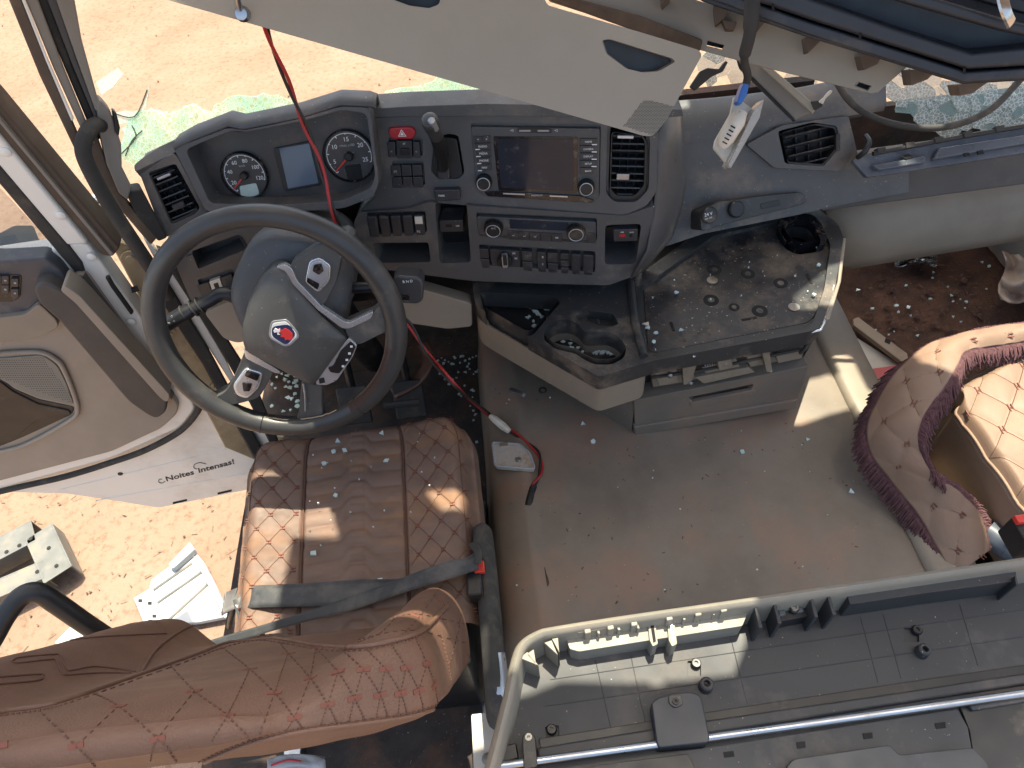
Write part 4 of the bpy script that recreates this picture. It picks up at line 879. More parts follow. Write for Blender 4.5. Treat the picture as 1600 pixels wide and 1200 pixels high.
for sg in (1, -1):
    for i in range(-60, 60):
        run = []
        for k in range(0, 260):
            x = X0+(X1-X0)*k/259; y = sg*(i-x/.052)*.062; s, t = inv(x, y)
            ok = .03 < t < .96 and (.03 < s < .262 or .713 < s < .97)
            if ok: run.append(cush(s, t)+Vector((0, 0, .0003)))
            if (not ok or k == 259) and run:
                if len(run) > 4: qt.tube(run[::2], .0007, 4, cap=False)
                run = []
obj('quilt_thread', qt, 'thread', cu_o, kind='stuff', sm=0)
# backrest: swept superellipse section, leaning back
LEAN = .381; BU = Vector((.0468, -math.sin(LEAN), math.cos(LEAN))); BC = Vector((0, math.cos(LEAN), math.sin(LEAN)))
BO = Vector((-.407, .424, .215))
def back(th_, b, off=0.):
    "th_ runs round the section, b 0..1 up the backrest"
    hgt = .676; ca, sa = math.cos(th_), math.sin(th_)
    top = math.sqrt(max(0, 1-ss_(.82, 1.0, b)**2*.97)); bot = math.sqrt(max(0.02, 1-(1-ss_(0, .10, b))**2*.9))
    w_ = .279*(1-.0235*ss_(.3, 1., b))*(.35+.65*top)
    tk = (.055-.0216*b)*(.25+.75*top)*(.35+.65*bot)
    a = w_*math.copysign(abs(ca)**.62, ca); c = tk*math.copysign(abs(sa)**.75, sa)
    if sa > 0: c += .0925*ss_(.5, .92, abs(a)/.279)*(1-ss_(.1, 2.2, b))*sa**.5 + .012*math.exp(-((b-.25)/.2)**2)*sa
    n = Vector((ca, 0, 0))+BC*sa
    q = .003*noise.noise(Vector((a*9, b*6, sa*1.5)))+.0012*noise.noise(Vector((a*30, b*20, sa*4)))
    return BO+Vector((1, 0, 0))*a+BU*(b*hgt)+BC*c+n*(q+off)
NR, NB = 170, 150
bm_ = MB().loft([[back(2*math.pi*k/NR, j/NB) for k in range(NR)] for j in range(NB+1)])
bk = obj('backrest', bm_, 'leather', seat, sm=180)
from mathutils.bvhtree import BVHTree
bvh = BVHTree.FromPolygons([v[:] for v in bm_.v], bm_.f)
def onback(x, y):
    d = ray(x, y).normalized(); h = bvh.ray_cast(CAM, d); return (h[0], h[1]) if h[0] else (None, None)
def sline(pts, n=8, lift=.0006):
    out = []
    for q in smooth([Vector((x, y, 0)) for x, y in pts], n):
        p_, n_ = onback(q.x, q.y)
        if p_: out.append(p_+(n_ if n_.dot(CAM-p_) > 0 else -n_)*lift)
    return out
def seam(nm, pts, r_, m_='thread', dash=False, lift=.0006):
    L3 = sline(pts, 14, lift)
    if len(L3) < 3: return
    mb = MB()
    if not dash: mb.tube(L3, r_, 6)
    else:
        for i in range(0, len(L3)-1, 2): mb.tube([L3[i], L3[i+1]], r_, 5)
    obj(nm, mb, m_, bk, kind='stuff' if dash else None, sm=0 if dash else 180)
main = [(-60, 1128), (0, 1114), (60, 1106), (110, 1093), (200, 1062), (300, 1026), (350, 1007), (400, 996), (440, 1000), (500, 1010), (560, 1012), (620, 1000), (660, 985), (700, 945)]
seam('seam_piping', main, .0030, 'leather', lift=.001); seam('seam_stitch', [(x, y+5) for x, y in main], .0009, dash=True)
seam('seam_piping', [(222, 1050), (236, 1025), (256, 1004), (290, 982), (322, 972)], .0022, 'leather', lift=.0008)
low = [(300, 1200), (340, 1180), (400, 1158), (470, 1142), (560, 1130), (640, 1118), (685, 1104)]
seam('seam_piping', low, .0024, 'leather', lift=.0008); seam('seam_stitch', [(x, y-4) for x, y in low], .0008, dash=True)
for ln_ in ([(18, 1034), (30, 1028), (82, 1023), (94, 1026), (104, 1046), (112, 1048), (150, 1042), (212, 1050)], [(18, 1035), (30, 1036), (78, 1031), (88, 1034), (96, 1052), (108, 1055), (150, 1052), (205, 1052)], [(-20, 1060), (58, 1054), (66, 1057), (56, 1064), (-20, 1071)], [(-20, 1018), (60, 1008), (150, 996), (260, 990)]):
    seam('embossed_line', ln_, .0010)
qlines = [[(262, 1035), (304, 1080), (355, 1118), (395, 1160)], [(324, 994), (355, 1018), (390, 1046), (429, 1083), (460, 1121), (476, 1142)], [(436, 1003), (450, 1021), (485, 1060), (512, 1101), (528, 1132)], [(476, 1006), (493, 1014), (528, 1050), (554, 1091), (570, 1126)], [(530, 1012), (567, 1046), (594, 1086), (606, 1120)], [(572, 1014), (602, 1045), (626, 1083), (636, 1116)], [(612, 1008), (635, 1043), (654, 1079), (662, 1110)], [(650, 998), (667, 1037), (679, 1070), (684, 1098)], [(688, 990), (698, 1030), (704, 1064)], [(60, 1110), (119, 1165), (150, 1198)], [(150, 1085), (185, 1104), (247, 1154), (280, 1195)]]
for q in qlines: seam('quilt_stitch', q, .0009, dash=True)
for q in ([(390, 1046), (372, 1085), (355, 1118), (330, 1160)], [(450, 1021), (440, 1050), (429, 1083), (405, 1150)], [(485, 1060), (460, 1121), (445, 1145)], [(528, 1050), (512, 1101), (500, 1135)], [(567, 1046), (554, 1091), (545, 1128)], [(602, 1045), (594, 1086), (588, 1122)], [(635, 1043), (626, 1083), (622, 1118)], [(304, 1080), (247, 1154), (235, 1190)], [(185, 1104), (119, 1165)], [(493, 1014), (485, 1060)], [(667, 1037), (654, 1079)], [(640, 935), (600, 985), (560, 1004)], [(690, 915), (650, 970), (620, 1000)], [(600, 970), (650, 960), (725, 975)], [(560, 1000), (640, 985), (730, 1005)], [(725, 930), (715, 990), (700, 1040)]):
    seam('quilt_stitch', q, .0006, dash=True)
bars = [(450, 1021), (485, 1060), (512, 1101), (493, 1012), (528, 1050), (554, 1091), (568, 1046), (594, 1086), (603, 1045), (626, 1083), (635, 1043), (654, 1079), (667, 1037), (679, 1070), (429, 1083), (460, 1121), (390, 1046), (304, 1080), (355, 1118), (324, 996), (185, 1104), (68, 1103), (119, 1165), (247, 1154), (0, 1165), (650, 962), (690, 940)]
for x, y in bars:
    p_, n_ = onback(x, y)
    if not p_: continue
    if n_.dot(CAM-p_) < 0: n_ = -n_
    e_ = (RGT*.96+UPV*.22); e_ = (e_-n_*e_.dot(n_)).normalized(); f_ = n_.cross(e_); sc_ = (p_-CAM).length/.8
    mb = MB()
    for k in (-1.5, -.5, .5, 1.5): mb.box(p_+f_*k*.0012*sc_, e_*.0068*sc_, f_*.0006*sc_, n_*.0010)
    obj('stitch_bar', mb, 'thread_red', bk, sm=0)
# seat side trim, base and rails
obj('side_trim', MB().tube(smooth([Vector((-.098, .70, .13)), Vector((-.094, .62, .15)), Vector((-.092, .50, .14)), Vector((-.092, .38, .12)), Vector((-.095, .33, .08))], 5), [.016]+[.022]*18+[.02, .014], 14, flat=1.5), 'rubber', seat, sm=60)
obj('side_cap', MB().tube([Vector((-.088, .44, .135)), Vector((-.088, .38, .12)), Vector((-.09, .34, .085))], [.019, .022, .014], 14, flat=1.5), 'satin', seat, sm=60)
obj('seat_base', MB().box((-.365, .68, -.06), (.225, 0, 0), (0, .24, 0), (0, 0, .15)), 'black', seat, bevel=.01)
for x in (-.58, -.13): obj('seat_rail', MB().box((x, .55, FZ+.03), (.02, 0, 0), (0, .42, 0), (0, 0, .02)), 'steel', seat, bevel=.003)
obj('rail_cover', MB().box((-.115, .30, -.12), (.05, 0, 0), (0, .10, 0), (0, 0, .008)), 'beige_lt', seat, bevel=.002)
obj('rail_bolt', MB().lathe((-.135, .31, -.112), (0, 0, 1), [(.012, 0), (.012, .006), (.006, .008), (.001, .008)], 12), 'screw', seat)
obj('recline_lever', MB().tube([Vector((-.20, .27, .02)), Vector((-.26, .18, -.10)), Vector((-.30, .10, -.2))], .008, 8), 'black', seat, sm=60)
# belt
def ribbon(name, A, B, m_, par, solid=.002, n=5, **k):
    a = smooth([ZZ(*p) for p in A], n); b = smooth([ZZ(*p) for p in B], n)
    rows = [[x.lerp(y, t/4) for t in range(5)] for x, y in zip(a, b)]
    return obj(name, MB().loft(rows, closed=False), m_, par, solid=solid, sm=180, **k)
blt = thing('seat_belt', ZZ(560, 920, .19), 'black seat belt lying slack across the driver seat cushion', 'seat belt')
ribbon('lap_strap', [(352, 926, -.02), (376, 917, .10), (396, 915, .16), (450, 913, .165), (560, 906, .158), (640, 903, .16), (700, 888, .185), (744, 862, .20)], [(346, 962, -.02), (366, 952, .10), (384, 950, .155), (450, 948, .165), (545, 944, .158), (620, 925, .162), (700, 902, .19), (746, 878, .205)], 'belt', blt)
ribbon('shoulder_strap', [(746, 868, .215), (690, 880, .215), (620, 906, .195), (540, 935, .185), (470, 958, .185), (405, 978, .175), (330, 1000, .16), (250, 1030, .14)], [(748, 890, .21), (700, 905, .205), (625, 928, .19), (545, 955, .18), (475, 972, .18), (412, 990, .17), (335, 1014, .155), (255, 1044, .135)], 'belt', blt)
bkl = thing('belt_buckle', ZZ(746, 890, .17), 'belt buckle with red release button beside the driver cushion', 'buckle')
obj('buckle_body', MB().box(ZZ(742, 905, .17), (.014, 0, 0), (0, .04, 0), (0, 0, .022)), 'black', bkl, bevel=.004)
obj('buckle_tongue', MB().tube(smooth([ZZ(738, 850, .21), ZZ(747, 862, .225), ZZ(746, 880, .22)], 4), .008, 8, flat=.5), 'rubber', bkl, sm=60)
obj('release_button', MB().box(ZZ(749, 887, .19), (.010, 0, 0), (0, .012, 0), (0, 0, .006)), 'buckle_red', bkl, bevel=.002)
obj('buckle_label', MB().box(ZZ(756, 930, .12), (.004, 0, 0), (0, .03, 0), (0, 0, .028)), 'panel_white', bkl, bevel=.003)
rtr = thing('belt_anchor', ZZ(380, 958, .12), 'small metal belt anchor at the outer rear corner of the driver cushion', 'belt anchor')
obj('anchor_plate', MB().tube(smooth([ZZ(372, 935, .13), ZZ(378, 955, .12), ZZ(385, 968, .11), ZZ(392, 962, .11)], 4), .011, 8, flat=.5), 'galv', rtr, sm=60)
obj('anchor_cover', MB().pq([(366, 945), (388, 922), (393, 928), (372, 952)], Plane((0, 0, .13), (0, 0, 1)), 0, .012), 'lamp_white', rtr, bevel=.002)
obj('anchor_cable', MB().tube(smooth([ZZ(385, 890, .08), ZZ(372, 930, .08), ZZ(362, 960, .02), ZZ(358, 980, -.1)], 5), .006, 8), 'black', rtr, sm=60)
# ------------------------------------------------------------------ open driver door
t_ = R(85); DO = Plane((-.82, 1.15, 0), (math.cos(t_), -math.sin(t_), 0))
door = thing('driver_door', DO.at(300, 640), 'open white driver door with grey trim panel and script lettering', 'door')
P('door_shell', [(-160, 430), (70, 396), (105, 381), (136, 380), (224, 502), (287, 604), (306, 638), (283, 668), (175, 716), (0, 764), (-160, 806)], DO, 0, .05, 'door_white', door, bevel=.006, rr=8, seg=3)
P('window_frame', [(-60, 148), (0, 214), (138, 382), (104, 384), (0, 262), (-60, 192)], DO, .004, .05, 'door_white', door, bevel=.006, seg=3)
P('outer_seal', [(-60, 98), (0, 167), (187, 388), (176, 402), (160, 400), (0, 218), (-60, 150)], DO, -.004, .05, 'seal_brown', door, bevel=.005, seg=3)
P('seal_lip', [(-60, 122), (0, 186), (178, 398), (172, 400), (0, 194), (-60, 130)], DO, .004, .01, 'pillar_trim', door, bevel=.002)
P('inner_seal', [(-60, 190), (0, 260), (105, 382), (128, 412), (134, 430), (118, 428), (95, 402), (0, 290), (-60, 220)], DO, .006, .03, 'rubber', door, bevel=.005, seg=3)
P('window_glass', [(-60, 230), (0, 296), (100, 404), (60, 405), (0, 412), (-60, 420)], DO, -.012, .004, 'glass_window', door, bevel=0)
for x, y in ((9, 237), (95, 336), (143, 401), (205, 502)):
    obj('rivet', MB().lathe(DO.at(x, y, .003), DO.n, [(.0095, 0), (.009, .003), (.005, .0055), (.001, .006)], 14), 'door_white', door)
tr = P('trim_panel', [(-160, 470), (0, 500), (60, 470), (118, 428), (134, 430), (268, 618), (280, 634), (276, 648), (252, 670), (175, 706), (0, 752), (-160, 792)], DO, .016, .02, 'door_trim', door, bevel=.006, rr=8, seg=3)
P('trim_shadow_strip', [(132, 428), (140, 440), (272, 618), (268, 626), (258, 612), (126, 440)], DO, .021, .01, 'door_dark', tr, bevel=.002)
sp = P('switch_panel', [(-160, 395), (0, 408), (70, 404), (92, 420), (122, 462), (104, 468), (62, 470), (38, 492), (0, 496), (-160, 500)], DO, .030, .04, 'door_blue', door, bevel=.006, rr=8, seg=3)
P('switch_bezel', [(-30, 428), (34, 430), (32, 466), (20, 472), (-30, 472)], DO, .032, .006, 'gloss_black', sp, bevel=.002, rr=5)
for x0, y0 in ((-10, 432), (2, 432), (2, 446), (17, 436), (17, 452)): 
    o = P('window_switch', rect(x0, y0, x0+12, y0+13), DO, .037, .008, 'button', sp, bevel=.0015); text('switch_mark', 'o', DO.at(x0+6, y0+6, .0375), DO.ex, DO.ey, .008, 'white_print', o)
P('armrest', [(-160, 500), (0, 497), (40, 492), (60, 474), (88, 500), (92, 512), (60, 528), (0, 536), (-160, 540)], DO, .042, .04, 'beige', door, bevel=.010, rr=8, seg=3)
gr_ = P('grab_handle', [(52, 452), (60, 443), (76, 444), (104, 458), (122, 470), (262, 624), (260, 645), (244, 656), (228, 648), (200, 628), (92, 502), (60, 474)], DO, .062, .05, 'door_dark', door, bevel=.014, rr=8, seg=4)
P('handle_rail', [(100, 446), (124, 462), (266, 618), (262, 630), (250, 622), (118, 474), (94, 454)], DO, .070, .05, 'door_trim', gr_, bevel=.010, rr=6, seg=4)
spk = P('speaker_grille', [(-20, 560), (3, 560), (66, 555), (90, 572), (104, 600), (116, 634), (60, 622), (22, 606), (-20, 580)], DO, .020, .012, 'mesh_grey', tr, bevel=.002, rr=8)
sm_ = MB()
for i in range(34):
    for j in range(22):
        x, y = -10+i*3.6+(j % 2)*1.8, 556+j*3.4
        if y < 562-(x*.08) or y > 590+.36*x or x > 112 or y < 556+(x-66)*1.4: continue
        c = DO.at(x, y, .0204); sm_.add([c+DO.ex*.0013*math.cos(a)+DO.ey*.0013*math.sin(a) for a in (0, 1.05, 2.1, 3.14, 4.2, 5.2)], [(0, 1, 2, 3, 4, 5)])
obj('grille_holes', sm_, 'hole', spk, kind='stuff', sm=0)
P('door_pocket', [(-160, 560), (0, 590), (22, 608), (60, 624), (117, 636), (113, 648), (35, 684), (0, 698), (-160, 720)], DO, .018, .012, 'black', tr, bevel=.003, rr=6)
P('pocket_wall', [(-160, 600), (0, 596), (20, 612), (60, 632), (108, 642), (112, 648), (60, 655), (30, 680), (-160, 690)], DO, .0215, .008, 'black', tr, bevel=.004, rr=6)
obj('pocket_lip', MB().tube(smooth([DO.at(x, y, .022) for x, y in ((-160, 735), (0, 706), (50, 690), (110, 656), (121, 640), (114, 612), (100, 578), (88, 562), (60, 550), (0, 552))], 5), .0055, 8), 'door_trim', tr, sm=60)
obj('bottom_seal', MB().tube(smooth([DO.at(x, y, .004) for x, y in ((312, 625), (309, 642), (282, 673), (230, 702), (175, 722), (100, 745), (0, 768), (-160, 810))], 6), .0085, 8), 'rubber', door, sm=60)
DL = DO.off(-.02)
lp = P('lower_panel', [(-160, 800), (0, 764), (175, 712), (280, 664), (310, 630), (350, 640), (430, 680), (430, 752), (385, 766), (248, 794), (180, 783), (105, 772), (0, 769), (-160, 812)], DL, 0, .03, 'door_white', door, bevel=.004, rr=5, seg=3)
for a, b in (((95, 765), (352, 702)), ((150, 782), (382, 740))): obj('pressed_line', MB().tube([DL.at(*a, .0005), DL.at(*b, .0005)], .0016, 6), 'door_white', lp)
obj('panel_bolt', MB().lathe(DL.at(188, 740, 0), DO.n, [(.007, 0), (.006, .003), (.001, .003)], 12), 'black', lp)
for a, b in (((270, 785), (292, 780)), ((340, 770), (362, 765))): P('edge_slot', [a, b, (b[0], b[1]+3), (a[0], a[1]+3)], DL, .001, .004, 'hole', lp, bevel=0)
# hand lettering: strokes as thin tubes, the text itself sheared
p0, p1 = DL.at(262, 751, .001), DL.at(366, 724, .001); ex_ = (p1-p0).normalized(); ey_ = DO.n.cross(ex_)
text('lettering', 'Noites', DL.at(279, 744, .0006), ex_, ey_, .0315, 'black', lp, shear=.38, bold=.018)
text('lettering', 'Intensas!', DL.at(336, 729, .0006), ex_, ey_, .0315, 'black', lp, shear=.38, bold=.018)
def swash(pts): obj('lettering_swash', MB().tube(smooth([DL.at(x, y, .001) for x, y in pts], 6), .0010, 5), 'black', lp)
swash([(258, 752), (253, 755), (248, 753), (249, 749), (253, 749)]); swash([(308, 733), (303, 731), (304, 726), (312, 723), (322, 725)])
# door edge details: check strap and hinges on the body side
AFn = Plane(Vector((-.715, 1.20, .2)), (.45, -.88, .1))
apf = thing('door_aperture', AFn.at(330, 600), 'tan and white painted door opening edge with rubber seals', 'door frame')
P('painted_flange', [(168, 372), (205, 385), (262, 470), (330, 582), (372, 665), (400, 720), (352, 700), (300, 600), (232, 492)], AFn, -.02, .03, 'paint_tan', apf, bevel=.004)
P('rubber_strip', [(186, 345), (214, 372), (262, 440), (330, 552), (392, 668), (425, 730), (405, 730), (368, 665), (318, 572), (246, 462)], AFn, .0, .03, 'rubber', apf, bevel=.006, seg=3)
P('white_flange', [(224, 372), (246, 392), (300, 472), (352, 560), (376, 610), (362, 600), (330, 550), (262, 442)], AFn, -.012, .03, 'door_white', apf, bevel=.003)
P('inner_strip', [(246, 390), (262, 396), (330, 490), (400, 600), (440, 700), (425, 700), (380, 610), (340, 540)], AFn, .004, .03, 'rubber', apf, bevel=.005)
for x, y in ((202, 402), (338, 603), (262, 520)):
    obj('hinge_bolt', MB().lathe(AFn.at(x, y, -.018), AFn.n, [(.017, 0), (.017, .006), (.009, .007), (.009, .014), (.001, .015)], 14), 'paint_tan', apf)
obj('check_strap', MB().tube([AFn.at(170, 440, -.01), AFn.at(190, 458, .0), AFn.at(216, 450, .0)], .007, 8, flat=.6), 'black', apf, sm=60)
obj('strap_slot', MB().tube([DO.at(168, 432, .004), DO.at(176, 446, .004), DO.at(206, 488, .004)], .007, 8, flat=.5), 'rubber', apf)

# ------------------------------------------------------------------ windscreen pillar
a0, a1 = DD(60, 0, 1.13), DD(215, 330, 1.38); ax = (a1-a0).normalized(); nn = -ray(140, 165).normalized(); nn = (nn-ax*nn.dot(ax)).normalized()
AP = Plane(a0, nn)
pil = thing('windscreen_pillar', DD(215, 330, 1.38), 'grey windscreen pillar with dark seals left of the dashboard', 'pillar')
for nm, px, h, m_ in (('outer_seal', [(-20, -90), (14, 0), (62, 118), (118, 236), (132, 232), (80, 110), (34, 0), (0, -90)], .006, 'seal_brown'),
    ('chrome_lip', [(0, -90), (34, 0), (72, 96), (112, 190), (116, 186), (76, 94), (40, 0), (5, -90)], .012, 'door_white'),
    ('pillar_face', [(5, -90), (40, 0), (84, 108), (136, 222), (150, 226), (100, 105), (60, 0), (22, -90)], .008, 'pillar_trim'),
    ('groove_strip', [(20, -90), (58, 0), (102, 108), (150, 222), (162, 214), (116, 108), (76, 0), (40, -90)], -.006, 'rubber'),
    ('mid_trim', [(38, -90), (74, 0), (114, 104), (156, 204), (160, 196), (120, 90), (90, 0), (50, -90)], .006, 'door_dark'),
    ('inner_trim', [(50, -90), (88, 0), (120, 92), (150, 175), (156, 172), (152, 150), (128, 62), (117, 0), (90, -90)], .014, 'pillar_trim'),
    ('lower_trim', [(150, 160), (158, 156), (172, 172), (182, 200), (190, 226), (191, 262), (206, 292), (200, 314), (186, 302), (168, 260), (156, 205)], .016, 'pillar_trim'),
    ('lower_seal', [(130, 215), (150, 205), (170, 262), (202, 320), (246, 372), (236, 384), (190, 330), (150, 262)], .004, 'seal_brown'),
    ('base_trim', [(196, 300), (222, 296), (240, 330), (262, 372), (248, 378), (214, 340)], .004, 'rubber')):
    P(nm, px, AP, h, .04, m_, pil, bevel=.004, seg=3)
obj('grab_handle', MB().tube(smooth([AP.at(x, y, h) for x, y, h in ((158, 196, .012), (147, 196, .03), (134, 212, .05), (130, 236, .056), (142, 268, .056), (172, 322, .052), (206, 374, .05), (240, 425, .04), (262, 462, .01))], 6), [.012]*4+[.0135]*45, 14), 'rubber', pil, sm=60)
obj('clip', MB().pq([(176, 172), (182, 176), (188, 200), (186, 214), (180, 206)], AP, .024, .02), 'black', pil, bevel=.003)

# ------------------------------------------------------------------ glass
def clip(poly, p, q):
    "keep the half-plane nearer p than q"
    mx, my = (p[0]+q[0])/2, (p[1]+q[1])/2; dx, dy = q[0]-p[0], q[1]-p[1]; out = []
    f = lambda a: (a[0]-mx)*dx+(a[1]-my)*dy
    for i in range(len(poly)):
        a, b = poly[i-1], poly[i]; fa, fb = f(a), f(b)
        if (fa <= 0) != (fb <= 0): t = fa/(fa-fb); out.append(lerp2(a, b, t))
        if fb <= 0: out.append(b)
    return out
def inside(pt, poly):
    c = False
    for i in range(len(poly)):
        a, b = poly[i-1], poly[i]
        if (a[1] > pt[1]) != (b[1] > pt[1]) and pt[0] < (b[0]-a[0])*(pt[1]-a[1])/(b[1]-a[1])+a[0]: c = not c
    return c
def shatter(poly, n, seed, asp=1.0):
    rg = random.Random(seed); xs = [p[0] for p in poly]; ys = [p[1] for p in poly]; bx = rect(min(xs)-20, min(ys)-20, max(xs)+20, max(ys)+20)
    seeds = []
    while len(seeds) < n*2: seeds.append((rg.uniform(min(xs)-20, max(xs)+20), rg.uniform(min(ys)-20, max(ys)+20)))
    out = []
    for s in seeds:
        if not inside(s, poly): continue
        c = bx
        for q in seeds:
            if q is not s and abs(q[0]-s[0]) < 140 and abs(q[1]-s[1]) < 140: c = clip(c, s, q)
            if len(c) < 3: break
        if len(c) >= 3: out.append((s, [lerp2(p, s, .025) for p in c]))
    return out
ws = thing('shattered_windscreen', DD(1480, 190, 1.75), 'milky shattered windscreen glass hanging over the glovebox', 'windscreen')
GS = tilt(DD(1480, 150, 1.78), 10, 35)
rs_ = random.Random(11)
for s, c in shatter([(1372, 118), (1400, 100), (1480, 112), (1650, 110), (1650, 200), (1560, 208), (1470, 212), (1425, 190), (1395, 160)], 150, 4):
    h_ = .015*noise.noise(Vector((s[0]*.02, s[1]*.03, 1)))+rs_.uniform(-.003, .003)
    obj('shard', MB().pq(c, GS, h_, .004), ('glass_milky', 'glass_shard', 'glass_milky')[rs_.randrange(3)], ws, sm=0)
for s, c in shatter([(1094, 72), (1165, 98), (1160, 122), (1100, 128), (1080, 118)], 16, 9)+shatter([(1215, 108), (1300, 128), (1285, 166), (1240, 158)], 22, 5):
    obj('shard', MB().pq(c, GS, rs_.uniform(-.004, .004), .004), ('glass_milky', 'glass_shard')[rs_.randrange(2)], ws, sm=0)
wl = thing('windscreen_remnant', DD(450, 190, 1.62), 'strip of green crazed windscreen glass along the dashboard top', 'windscreen')
GL = Plane(DD(500, 170, 1.60), (0, -.75, .66))
for i, px in enumerate(([(186, 242), (196, 190), (222, 172), (250, 170), (262, 178), (300, 162), (330, 172), (352, 154), (392, 148), (432, 148), (470, 160), (505, 178), (380, 210), (280, 240), (220, 268)],
                        [(548, 158), (596, 148), (630, 136), (660, 132), (690, 118), (716, 114), (760, 124), (820, 138), (870, 146), (960, 172), (960, 186), (720, 175), (560, 180)])):
    # ragged outline
    rr_ = []
    for k in range(len(px)):
        a, b = px[k-1], px[k]
        for t in range(4):
            q = lerp2(a, b, t/4); rr_.append((q[0]+rs_.uniform(-3, 3), q[1]+rs_.uniform(-3, 3)))
    o = MB().pq(rr_, GL, .01*i, .005); obj('crazed_sheet', o, 'glass_crazed', wl, sm=0)
for q in ([(150, 128), (183, 106), (192, 116), (176, 136), (158, 148)], [(172, 178), (196, 172), (218, 178), (204, 192), (180, 194)], [(206, 176), (220, 170), (234, 132), (228, 168), (212, 182)], [(190, 200), (214, 188), (224, 214), (204, 226)]):
    obj('loose_shard', MB().pq(q, GL, .0, .004), 'glass_shard', wl, sm=0)
for q in ([(176, 176), (210, 182), (230, 140)], [(190, 240), (212, 215), (206, 196)], [(196, 244), (206, 220), (222, 204)]):
    obj('torn_film', MB().tube(smooth([GL.at(x, y, .002) for x, y in q], 4), .0014, 5), 'rubber', wl)

# ------------------------------------------------------------------ hanging headliner and overhead shelf
HPn = (-ray(660, 60).normalized()+Vector((.0, -.10, .05))); HP = Plane(DD(700, 60, 1.03), HPn)
hl = thing('headliner_panel', HP.at(1010, 205), 'beige headliner panel hanging down over the dashboard', 'headliner')
hp_px = [(60, -70), (262, 0), (640, 108), (1008, 213), (1021, 212), (1040, 190), (1097, 86), (1092, 78), (1000, 50), (855, 8), (820, -80), (700, -160), (60, -160)]
slot1 = [(945, 63), (958, 61), (1058, 92), (1062, 97), (1036, 112), (1010, 114), (984, 108), (952, 84)]
slot2 = [(600, -8), (690, -8), (686, 6), (670, 12), (640, 8), (618, 0)]
hpan = obj('panel', MB().pq(rnd(hp_px, 6), HP, 0, .022), 'headliner', hl, bevel=.004, seg=3, cuts=[MB().pq(rnd(slot1, 4), HP, .02, .038), MB().pq(rnd(slot2, 4), HP, .02, .038)])
for s_ in (slot1, slot2): obj('slot_back', MB().pq([lerp2(p, (1005 if s_ is slot1 else 645, 88 if s_ is slot1 else 0), -.05) for p in s_], HP, -.0175, .03), 'black', hpan)
spx = [(1004, 158), (1020, 158), (1053, 166), (1046, 180), (1028, 209), (1018, 211), (974, 197)]
gm = MB()
for i in range(40):
    for j in range(28):
        x, y = 970+i*2.3+(j % 2)*1.15, 156+j*2.05
        if inside((x, y), spx):
            c = HP.at(x, y, .0004); gm.add([c+HP.ex*.00075*math.cos(a)+HP.ey*.00075*math.sin(a) for a in (0, 1.05, 2.1, 3.14, 4.2, 5.2)], [(0, 1, 2, 3, 4, 5)])
obj('grille_holes', gm, 'hole', hpan, kind='stuff', sm=0)
obj('mount_rod', MB().tube([HP.at(366, -40, .05), HP.at(372, 4, .03), HP.at(376, 16, .008)], .0045, 10), 'steel', hl, sm=60)
obj('mount_socket', MB().lathe(HP.at(380, 22, .0), HP.n, [(.0105, 0), (.0105, .004), (.008, .008), (.008, .014), (.004, .015)], 18), 'steel', hl)
S2 = Plane(DD(1150, 70, 1.16), -ray(1150, 70).normalized()+Vector((0, -.1, .12)))
st2 = thing('trim_strip', S2.at(1370, 140), 'long beige trim strip with clips below the overhead shelf', 'trim strip')
r1, r2 = [(1106, 62), (1132, 69), (1129, 76), (1104, 70)], [(1344, 127), (1366, 134), (1360, 142), (1338, 134)]
obj('strip_panel', MB().pq([(845, -20), (858, 2), (1095, 78), (1190, 104), (1362, 146), (1372, 144), (1418, 104), (1300, 66), (1150, 20), (1040, -16), (940, -60)], S2, 0, .014), 'headliner', st2, bevel=.003, cuts=[MB().pq(r1, S2, .02, .05), MB().pq(r2, S2, .02, .05)])
for q in (r1, r2): obj('hole_back', MB().pq(q, S2, -.012, .004), 'hole', st2)
obj('shadow_gap', MB().pq([(858, 0), (868, -12), (1000, 24), (1098, 62), (1094, 80), (980, 44)], S2, .012, .012), 'seal_brown', st2, bevel=.003)
for q in ([(1114, 8), (1140, 12), (1130, 30), (1118, 40)], [(1128, 30), (1152, 34), (1148, 46), (1134, 46)], [(1174, 38), (1200, 28), (1178, 56)], [(1258, 58), (1290, 48), (1284, 62), (1262, 84)], [(1344, 86), (1380, 84), (1372, 100), (1350, 110)], [(1420, 108), (1462, 112), (1450, 124), (1424, 134)], [(1030, -6), (1046, -4), (1032, 12)], [(1495, 132), (1545, 128), (1520, 146), (1500, 150)]):
    P('clip_fin', q, S2, .05, .05, 'seal_brown', st2, bevel=.002)
OVP = Plane(DD(1350, 60, 1.02), -ray(1350, 60).normalized()+Vector((0, -.15, -.05)))
ov = thing('overhead_shelf', OVP.at(1500, 120), 'black overhead storage shelf hanging across the upper right', 'shelf')
P('lower_rim', [(1030, -30), (1110, 0), (1260, 54), (1380, 92), (1506, 130), (1640, 122), (1640, 104), (1512, 112), (1390, 74), (1270, 36), (1110, -20)], OVP, .012, .05, 'over_black', ov, bevel=.004, seg=3)
P('rim_face', [(1110, -22), (1270, 33), (1390, 71), (1512, 109), (1640, 101), (1640, 70), (1520, 82), (1400, 44), (1270, -2), (1150, -60)], OVP, .02, .05, 'over_black', ov, bevel=.006, seg=3)
P('shelf_wall', [(1150, -60), (1270, -6), (1400, 40), (1520, 78), (1640, 66), (1640, -100), (1200, -100)], OVP, -.03, .02, 'black', ov, bevel=.003)
P('upper_rim', [(1270, -40), (1420, 8), (1560, 48), (1640, 66), (1640, 48), (1560, 26), (1430, -14), (1330, -60)], OVP, .03, .03, 'over_black', ov, bevel=.006, seg=3)
